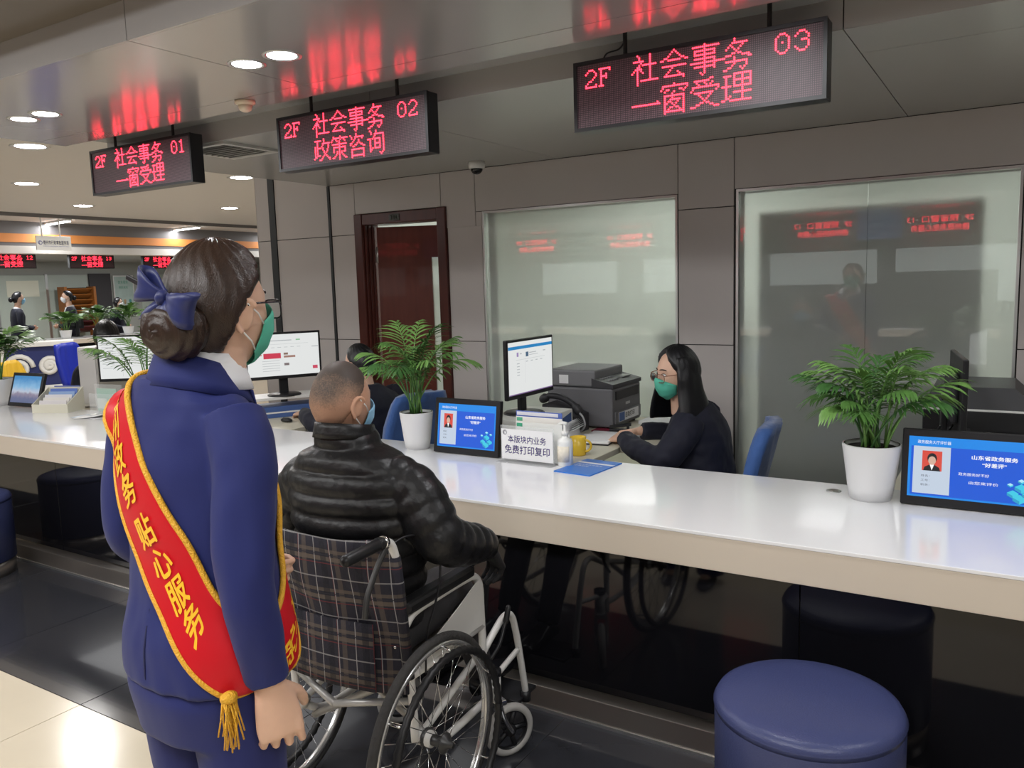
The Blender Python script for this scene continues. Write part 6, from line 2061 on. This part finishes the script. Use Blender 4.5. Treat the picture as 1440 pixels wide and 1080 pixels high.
MB().lathe([(0.005, -0.003), (0.005, 0.003)], 10, (0, 0.06, 0.022), axis='x').build('wheel', M_blk2, ms)

# ================================================================== FAR SIDE OF THE HALL
M_pale = mat('pale fascia', (0.62, 0.60, 0.57), 0.5)
M_greyband = mat('grey fascia band', (0.17, 0.165, 0.17), 0.5)
M_fpane = mat('far frosted pane', (0.50, 0.56, 0.50), 0.35, coat=0.6)
fc = struct('ceiling_canopy_far')
MB().box(-15.3, -14.98, -6, 16.5, 2.38, 2.51).build('fascia_panel', M_pale, fc)
MB().box(-15.3, -15.02, -6, 16.5, 2.51, 2.575).build('grey_band', M_greyband, fc)
MB().box(-15.3, -15.0, -6, 16.5, 2.575, 2.725).build('orange_band', M_orange, fc)
MB().box(-15.3, -15.02, -6, 16.5, 2.725, 2.94).build('grey_band', M_greyband, fc)
MB().box(-19.0, -15.3, -6, 16.5, 2.40, 2.5).build('soffit_panel', mat('far soffit', (0.34, 0.32, 0.30), 0.35), fc)
tag(MB().box(-14.12, -14.08, -6.2, 16.5, 2.94, 3.0).build('trim_1', M_greyband), kind='structure')
for y, l in ((8.25, 'above the white hanging sign'), (10.9, 'over the middle of the far counter'), (13.4, 'over the end of the far counter')):
    t = root('tube_light', 'bare white linear tube light ' + l, 'light', (-14.62, y, 2.94), radians(-8), 'far tube lights')
    MB().box(-0.52, 0.52, -0.05, 0.05, -0.035, -0.001, 0.004).build('housing', M_white, t)
    MB().box(-0.5, 0.5, -0.04, 0.04, -0.05, -0.035, 0.004).build('tube', M_light, t)
hs = root('hanging_sign', 'white hanging sign with blue lettering in front of the orange band', 'sign', (-14.2, 7.93, 2.40), radians(90))
bd_ = MB().box(-0.30, 0.30, -0.012, 0.012, 0, 0.24, 0.003).build('board', mat('sign white', (0.72, 0.72, 0.70), 0.4), hs)
for sx in (-0.19, 0.12):
    MB().lathe([(0.012, 0.24), (0.012, 0.6)], 8, (sx, 0, 0)).build('hanger_rod', M_white, hs)
M_sblue = mat('sign blue print', (0.05, 0.05, 0.30), 0.5)
text_obj('print', '德州市行政审批服务局', 0.075, M_face(0.035, -0.0128, 0.10), M_sblue, bd_, center=True, bold=0.014, width=0.44)
text_obj('print', 'DEZHOU XINGZHENG SHENPI FUWUJU', 0.02, M_face(0.035, -0.0128, 0.06), M_sblue, bd_, center=True, width=0.44)
ring_logo(M_face(-0.235, -0.0128, 0.125), 0.032, M_sblue, bd_)

for y, num, wh in ((7.94, '12', 'below the white hanging sign'), (9.50, '13', 'above the orange-brown wooden rack'), (11.07, '10', 'beside the far dark doorway'), (12.64, '11', 'beyond the white-framed poster')):
    led_sign(-15.7, y, 2.14, num, '一窗受理', 'distant red LED sign %s' % wh, radians(90), top=2.40, group='LED signs over the far counter', w=0.92, h=0.26)

for y in (6.6, 8.4, 10.2, 12.0):
    downlight(-16.9, y, 2.40, 0.09, 'round downlight in the soffit above the far counter', 'far counter downlights', 22.0)
wl = struct('window_3')
for (a, b) in ((5.6, 7.9), (7.96, 9.2), (9.26, 10.3), (10.36, 11.3), (12.7, 14.2)):
    MB().box(-18.99, -18.96, a, b, 0.2, 2.10).build('pane', M_fpane, wl)
for y in (7.93, 9.23, 10.33):
    MB().box(-18.99, -18.95, y - 0.03, y + 0.03, 0, 2.12).build('mullion', M_alu, wl)
MB().box(-18.99, -18.955, 9.45, 10.15, 1.62, 1.98).build('bright_pane', mat('pale cream pane', (0.75, 0.75, 0.62), 0.4), wl)
dd = struct('door_2')
MB().box(-18.99, -18.96, 11.35, 11.9, 0, 2.13).build('doorway', mat('dark doorway', (0.06, 0.055, 0.06), 0.6), dd)
pf = root('poster_stand', 'white-framed poster with green writing and small figures on the far wall', 'poster', (-18.94, 12.22, 1.32), radians(90))
pfb = MB().box(-0.27, 0.27, 0, 0.03, 0, 0.76, 0.004).build('frame', M_white, pf)
MB().box(-0.245, 0.245, -0.002, 0, 0.03, 0.73).build('poster_sheet', mat('poster green white', (0.45, 0.56, 0.52), 0.5, var=0.2, vscale=6), pf)
text_obj('print', '政务服务', 0.085, M_face(-0.02, -0.003, 0.56), mat('poster green', (0.05, 0.28, 0.18), 0.5), pfb, center=True, width=0.26)
text_obj('print', '便民高效', 0.07, M_face(-0.02, -0.003, 0.44), mat('poster green', (0,) * 3), pfb, center=True, width=0.24)
for k, (x, c_) in enumerate(((-0.15, (0.35, 0.08, 0.15)), (0.0, (0.5, 0.35, 0.2)), (0.14, (0.1, 0.3, 0.3)))):
    MB().lathe([(0.05, 0), (0.06, 0.1), (0.03, 0.15), (0.032, 0.18), (0.005, 0.2)], 12, (x, -0.004, 0.05)).xform(Matrix.Diagonal((1, 0.04, 1, 1))).build('printed_figure', mat('poster figure %d' % k, c_, 0.6), pf)
rkw = root('wooden_rack', 'orange-brown slatted wooden rack standing against the far wall', 'rack', (-18.5, 10.85, 0), radians(90))
M_rack = mat('rack wood', (0.34, 0.12, 0.025), 0.45, var=0.2)
for sx in (-0.36, 0.33):
    MB().box(sx - 0.03, sx + 0.03, -0.02, 0.28, 0, 1.82, 0.004).build('side_post', M_rack, rkw)
for k in range(8):
    MB().mbox(Matrix.Translation((0, 0.1, 0.85 + 0.125 * k)) @ Matrix.Rotation(radians(-35), 4, 'X'), 0.64, 0.16, 0.02).build('slat', M_rack if k > 1 else mat('dark red slat', (0.10, 0.015, 0.02), 0.5), rkw)
MB().box(-0.36, 0.33, 0.26, 0.28, 0.75, 1.80).build('back_board', mat('rack dark', (0.05, 0.03, 0.02), 0.6), rkw)

fct = root('service_counter', 'long white counter with palms in front of the far frosted windows', 'counter')
MB().box(-16.1, -15.3, 3.0, 16.0, 0.78, 0.80, 0.003).build('worktop', M_ctop, fct)
MB().box(-15.33, -15.3, 3.0, 16.0, 0.70, 0.78).build('front_apron', M_cfront, fct)
MB().box(-15.6, -15.55, 3.0, 16.0, 0.0, 0.78).build('glass_panel', M_blackglass, fct)
monitor('monitor', (-16.0, 9.2), radians(180 + 95), 0.0001 + 0.36, 0.26, 0.16, 'small monitor on the far white counter between two standing staff', ui0, 0.80)
for (y, h, sd) in ((8.75, 0.40, 31), (9.42, 0.46, 32), (10.05, 0.48, 33), (10.72, 0.42, 34), (11.4, 0.46, 35)):
    potted_palm(-15.55, y, 0.80, 0.11, 0.16, 12, h, 0.85, sd, 'dark green potted palm on the far counter below the distant LED signs', leaf=0.15, w=0.015, group='palms on the far counter')

def simple_person(loc, rz, label, seated=False, mask=M_mask_w, hair='bun', suit=M_navy_dark, yaw=0.0, shirt=True):
    t = root('person', label, 'person', (loc[0], loc[1], 0), rz)
    b0 = 0.46 if seated else 0.86
    hz = (1.19 if seated else 1.585)
    sh = hz - 0.235
    H = Hmat((0, 0.05, hz), yaw, 0.0, 0, 1.04)
    if seated:
        legs = [seat_leg(s, (0.42, 0.52), (0.40, 0.08), 0.53) for s in (-1, 1)]
    else:
        legs = [([(0.085 * s, 0, 0.90), (0.087 * s, 0.0, 0.5), (0.088 * s, -0.01, 0.1), (0.09 * s, 0.06, 0.035)], [0.09, 0.07, 0.05, 0.035]) for s in (-1, 1)]
    arms = [([(0.15 * s, 0.01, sh - 0.005), (0.205 * s, 0.0, sh - 0.07), (0.24 * s, 0.0, sh - 0.28), (0.17 * s, 0.16, sh - 0.36), (0.06 * s, 0.25, sh - 0.34)], [0.066, 0.066, 0.054, 0.048, 0.04]) for s in (-1, 1)]
    hands = [hand_mb(s, (0.4, 0.5, 0.3)).xform(hand_matrix((0.05 * s, 0.26, sh - 0.34), (-0.6 * s, 0.6, -0.3), (0, 0.3, 1), s)) for s in (-1, 1)]
    core = torso_mb([(b0, 0, 0, 0.13, 0.1), (sh - 0.1, 0, 0, 0.12, 0.085), (sh + 0.03, 0, 0.01, 0.08, 0.06)])
    mesh_obj('body', body_mesh(H, 0.08, [core], [thin_arm(a_, 0.55) for a_ in arms], hands, [thin(l, 0.8) for l in legs], 0.011, 1), M_skin, t)
    tab = [(b0 - 0.03, 0, 0, 0.185, 0.135), (b0 + 0.18, 0, 0, 0.165, 0.12), (sh - 0.12, 0, 0.01, 0.18, 0.125), (sh - 0.03, 0, 0.005, 0.175, 0.105), (sh + 0.015, 0, 0, 0.12, 0.085), (sh + 0.045, 0, 0, 0.075, 0.07)]
    q = torso_mb(tab, 28)
    for a_ in arms:
        p, r = sleeve_pts(*a_, 6)
        q.tube(p, r, 14)
    mesh_obj('jacket', remeshed(q, 0.014, 3, 0.5), suit, t)
    tr = torso_mb([(b0 - 0.1 if not seated else 0.46, 0, 0, 0.16, 0.12), (b0 + 0.08, 0, 0, 0.16, 0.12)], 20)
    for l in legs:
        p, r = sleeve_pts(l[0][:-1] if not seated else l[0], [x * 1.05 for x in (l[1][:-1] if not seated else l[1])], 6)
        tr.tube(p, r, 14)
    mesh_obj('trousers', remeshed(tr, 0.018, 2, 0.5), suit, t)
    if shirt:
        MB().sheet([[Vector(((0.06 - 0.035 * v) * u, 0.085 + 0.055 * v ** 0.6, sh + 0.03 - 0.2 * v)) for u in (-1, -0.5, 0, 0.5, 1)] for v in (0, 0.33, 0.66, 1)], 0.004).build('shirt_front', M_shirt, t)
        collar_ring((0, 0.012), 0.062, 0.066, sh + 0.075, sh + 0.04, 0.04, 0.014, radians(-230), radians(50), 0.004).build('shirt_collar', M_shirt, t)
    hair_cap(lineA if hair == 'bun' else lineC, 0.016, H, 0.0015).build('hair', M_hair_black, t)
    if hair == 'bun':
        MB().ell((0, 0, 0), 0.05, 0.04, 0.05).xform(H @ Matrix.Translation((0, -0.13, -0.02))).build('bun', M_hair_black, t)
    face_mask(t, H, mask)
    eyes(t, H)
    return t
simple_person((-17.0, 8.62), radians(-12), 'distant staff woman in a dark suit and blue mask behind the far counter', mask=M_mask_b, hair='bun')
simple_person((-16.9, 9.66), radians(160), 'distant staff woman in a dark suit with a white shirt facing the far monitor', mask=M_mask_w, hair='bun')
simple_person((-17.0, 10.75), radians(-60), 'distant staff member in a white mask sitting behind the palms beside the wooden rack', seated=False, mask=M_mask_w, hair='long').scale = (0.9, 0.9, 0.9)
simple_person((-6.55, 4.02), radians(50), 'seated staff member with black hair partly hidden behind the blank-page monitor', seated=True, mask=M_mask_w, hair='long').scale = (1.05, 1.05, 1.05)

# visitors' seats and an ornate white stand between the two counters
M_royal = mat('royal blue vinyl', (0.012, 0.03, 0.42), 0.45)
office_chair((-9.66, 5.66), radians(-60), 'royal blue chair standing behind the cream leaflet box', w=0.52, hb=1.03, m=M_royal)
office_chair((-8.9, 4.62), radians(-60), 'yellow chair beside the ornate white stand', w=0.34, hb=0.93, m=mat('yellow vinyl', (0.75, 0.46, 0.03), 0.5))
og = root('ornate_stand', 'white ornate stand with scrolls over a navy panel behind the yellow chair', 'stand', (-12.3, 6.45, 0), radians(60))
MB().box(-0.5, 0.5, -0.05, 0.35, 0.88, 0.95, 0.01).build('top', M_white, og)
MB().box(-0.45, 0.45, -0.02, 0.3, 0.0, 0.30, 0.01).build('plinth', M_white, og)
MB().box(-0.43, 0.43, 0.02, 0.28, 0.30, 0.88).build('panel', mat('navy panel', (0.02, 0.03, 0.14), 0.5), og)
for k, (x, r) in enumerate(((-0.24, 0.19), (0.16, 0.14), (0.16, 0.06))):
    z = 0.58 if k != 2 else 0.60
    MB().tube([(x + r * (1 - 0.03 * j) * cos(0.42 * j), 0.0, z + r * (1 - 0.03 * j) * sin(0.42 * j)) for j in range(26)], 0.035, 8).build('scroll', M_white, og)
for sx in (-0.44, 0.44):
    MB().box(sx - 0.04, sx + 0.04, -0.03, 0.04, 0.30, 0.88, 0.01).build('pilaster', M_white, og)

# ================================================================== OPPOSITE ROW (seen in the glass)
ow = MB().box(-19, 4.5, -5.62, -5.5, 0, 3.0).build('wall_front', mat('opposite wall grey', (0.15, 0.15, 0.14), 0.5))
tag(ow, kind='structure')
oc = struct('ceiling_canopy_opposite')
MB().box(-14.0, -0.18, -3.42, -2.42, 2.45, 2.47).build('canopy_panel', M_canopy, oc)
MB().box(-14.0, -0.18, -2.42, -2.40, 2.45, 2.58).build('fascia_panel', mat('opposite fascia', (0.2, 0.19, 0.18), 0.4), oc)
MB().box(-14.0, -0.18, -5.5, -3.66, 2.40, 2.42).build('soffit_panel', M_soffit, oc)
MB().box(-14.0, -0.18, -5.5, -2.40, 2.58, 2.6).build('canopy_core', M_backing, oc)
ow1 = struct('window_4')
E_day = emat('daylit frosted glass', (0.86, 0.95, 0.92), 0.75)
MB().box(-3.86, -2.08, -5.5, -5.47, 1.42, 1.99).build('pane', E_day, ow1)
MB().box(-1.79, -0.04, -5.5, -5.47, 1.60, 1.99).build('pane', E_day, ow1)
MB().box(-0.30, -0.04, -5.5, -5.47, 1.10, 1.60).build('pane', E_day, ow1)
MB().box(-8.6, -6.9, -5.5, -5.47, 1.35, 1.99).build('pane', E_day, ow1)
MB().box(-6.3, -4.6, -5.5, -5.47, 1.35, 1.99).build('pane', E_day, ow1)
octr = root('service_counter', 'white counter of the opposite row behind the walkway', 'counter')
MB().box(-14, -0.2, -3.9, -3.1, 0.78, 0.80, 0.003).build('worktop', M_ctop, octr)
MB().box(-14, -0.2, -3.13, -3.1, 0.68, 0.78).build('front_apron', M_cfront, octr)
MB().box(-14, -0.2, -3.24, -3.22, 0.0, 0.78).build('glass_panel', M_blackglass, octr)
for cx_, num, wn in ((-1.0, '13', 'thirteen'), (-2.58, '12', 'twelve'), (-4.16, '11', 'eleven'), (-5.74, '10', 'ten'), (-7.60, '09', 'nine')):
    t = root('led_sign', 'red LED sign for window %s over the opposite counter' % wn, 'sign', (cx_, -3.5, 2.14), pi, 'LED signs over the opposite counter')
    MB().box(-0.46, 0.46, 0.0, 0.07, 0, 0.27, 0.004).build('case', M_led_case, t)
    text_obj('lit_text', '2F  预留窗口  ' + num, 0.105, M_face(0, -0.002, 0.155), M_led, t, center=True, width=0.84)
    text_obj('lit_text', '德州政务贴心服务', 0.105, M_face(0, -0.002, 0.03), M_led, t, center=True, width=0.74)
    for sx in (-0.26, 0.26):
        MB().lathe([(0.008, 0.27), (0.008, 0.44)], 8, (sx, 0.04, 0)).build('hanger_rod', M_led_case, t)
bs = root('blue_sign', 'plain blue hanging board between LED signs of the opposite counter', 'sign', (-1.79, -3.5, 2.09), pi)
MB().box(-0.30, 0.30, 0, 0.04, 0, 0.36, 0.004).build('board', mat('blue board', (0.03, 0.12, 0.40), 0.4, emit=(0.03, 0.12, 0.45), estr=0.35), bs)
for sx in (-0.2, 0.2):
    MB().lathe([(0.008, 0.36), (0.008, 0.49)], 8, (sx, 0.02, 0)).build('hanger_rod', M_led_case, bs)
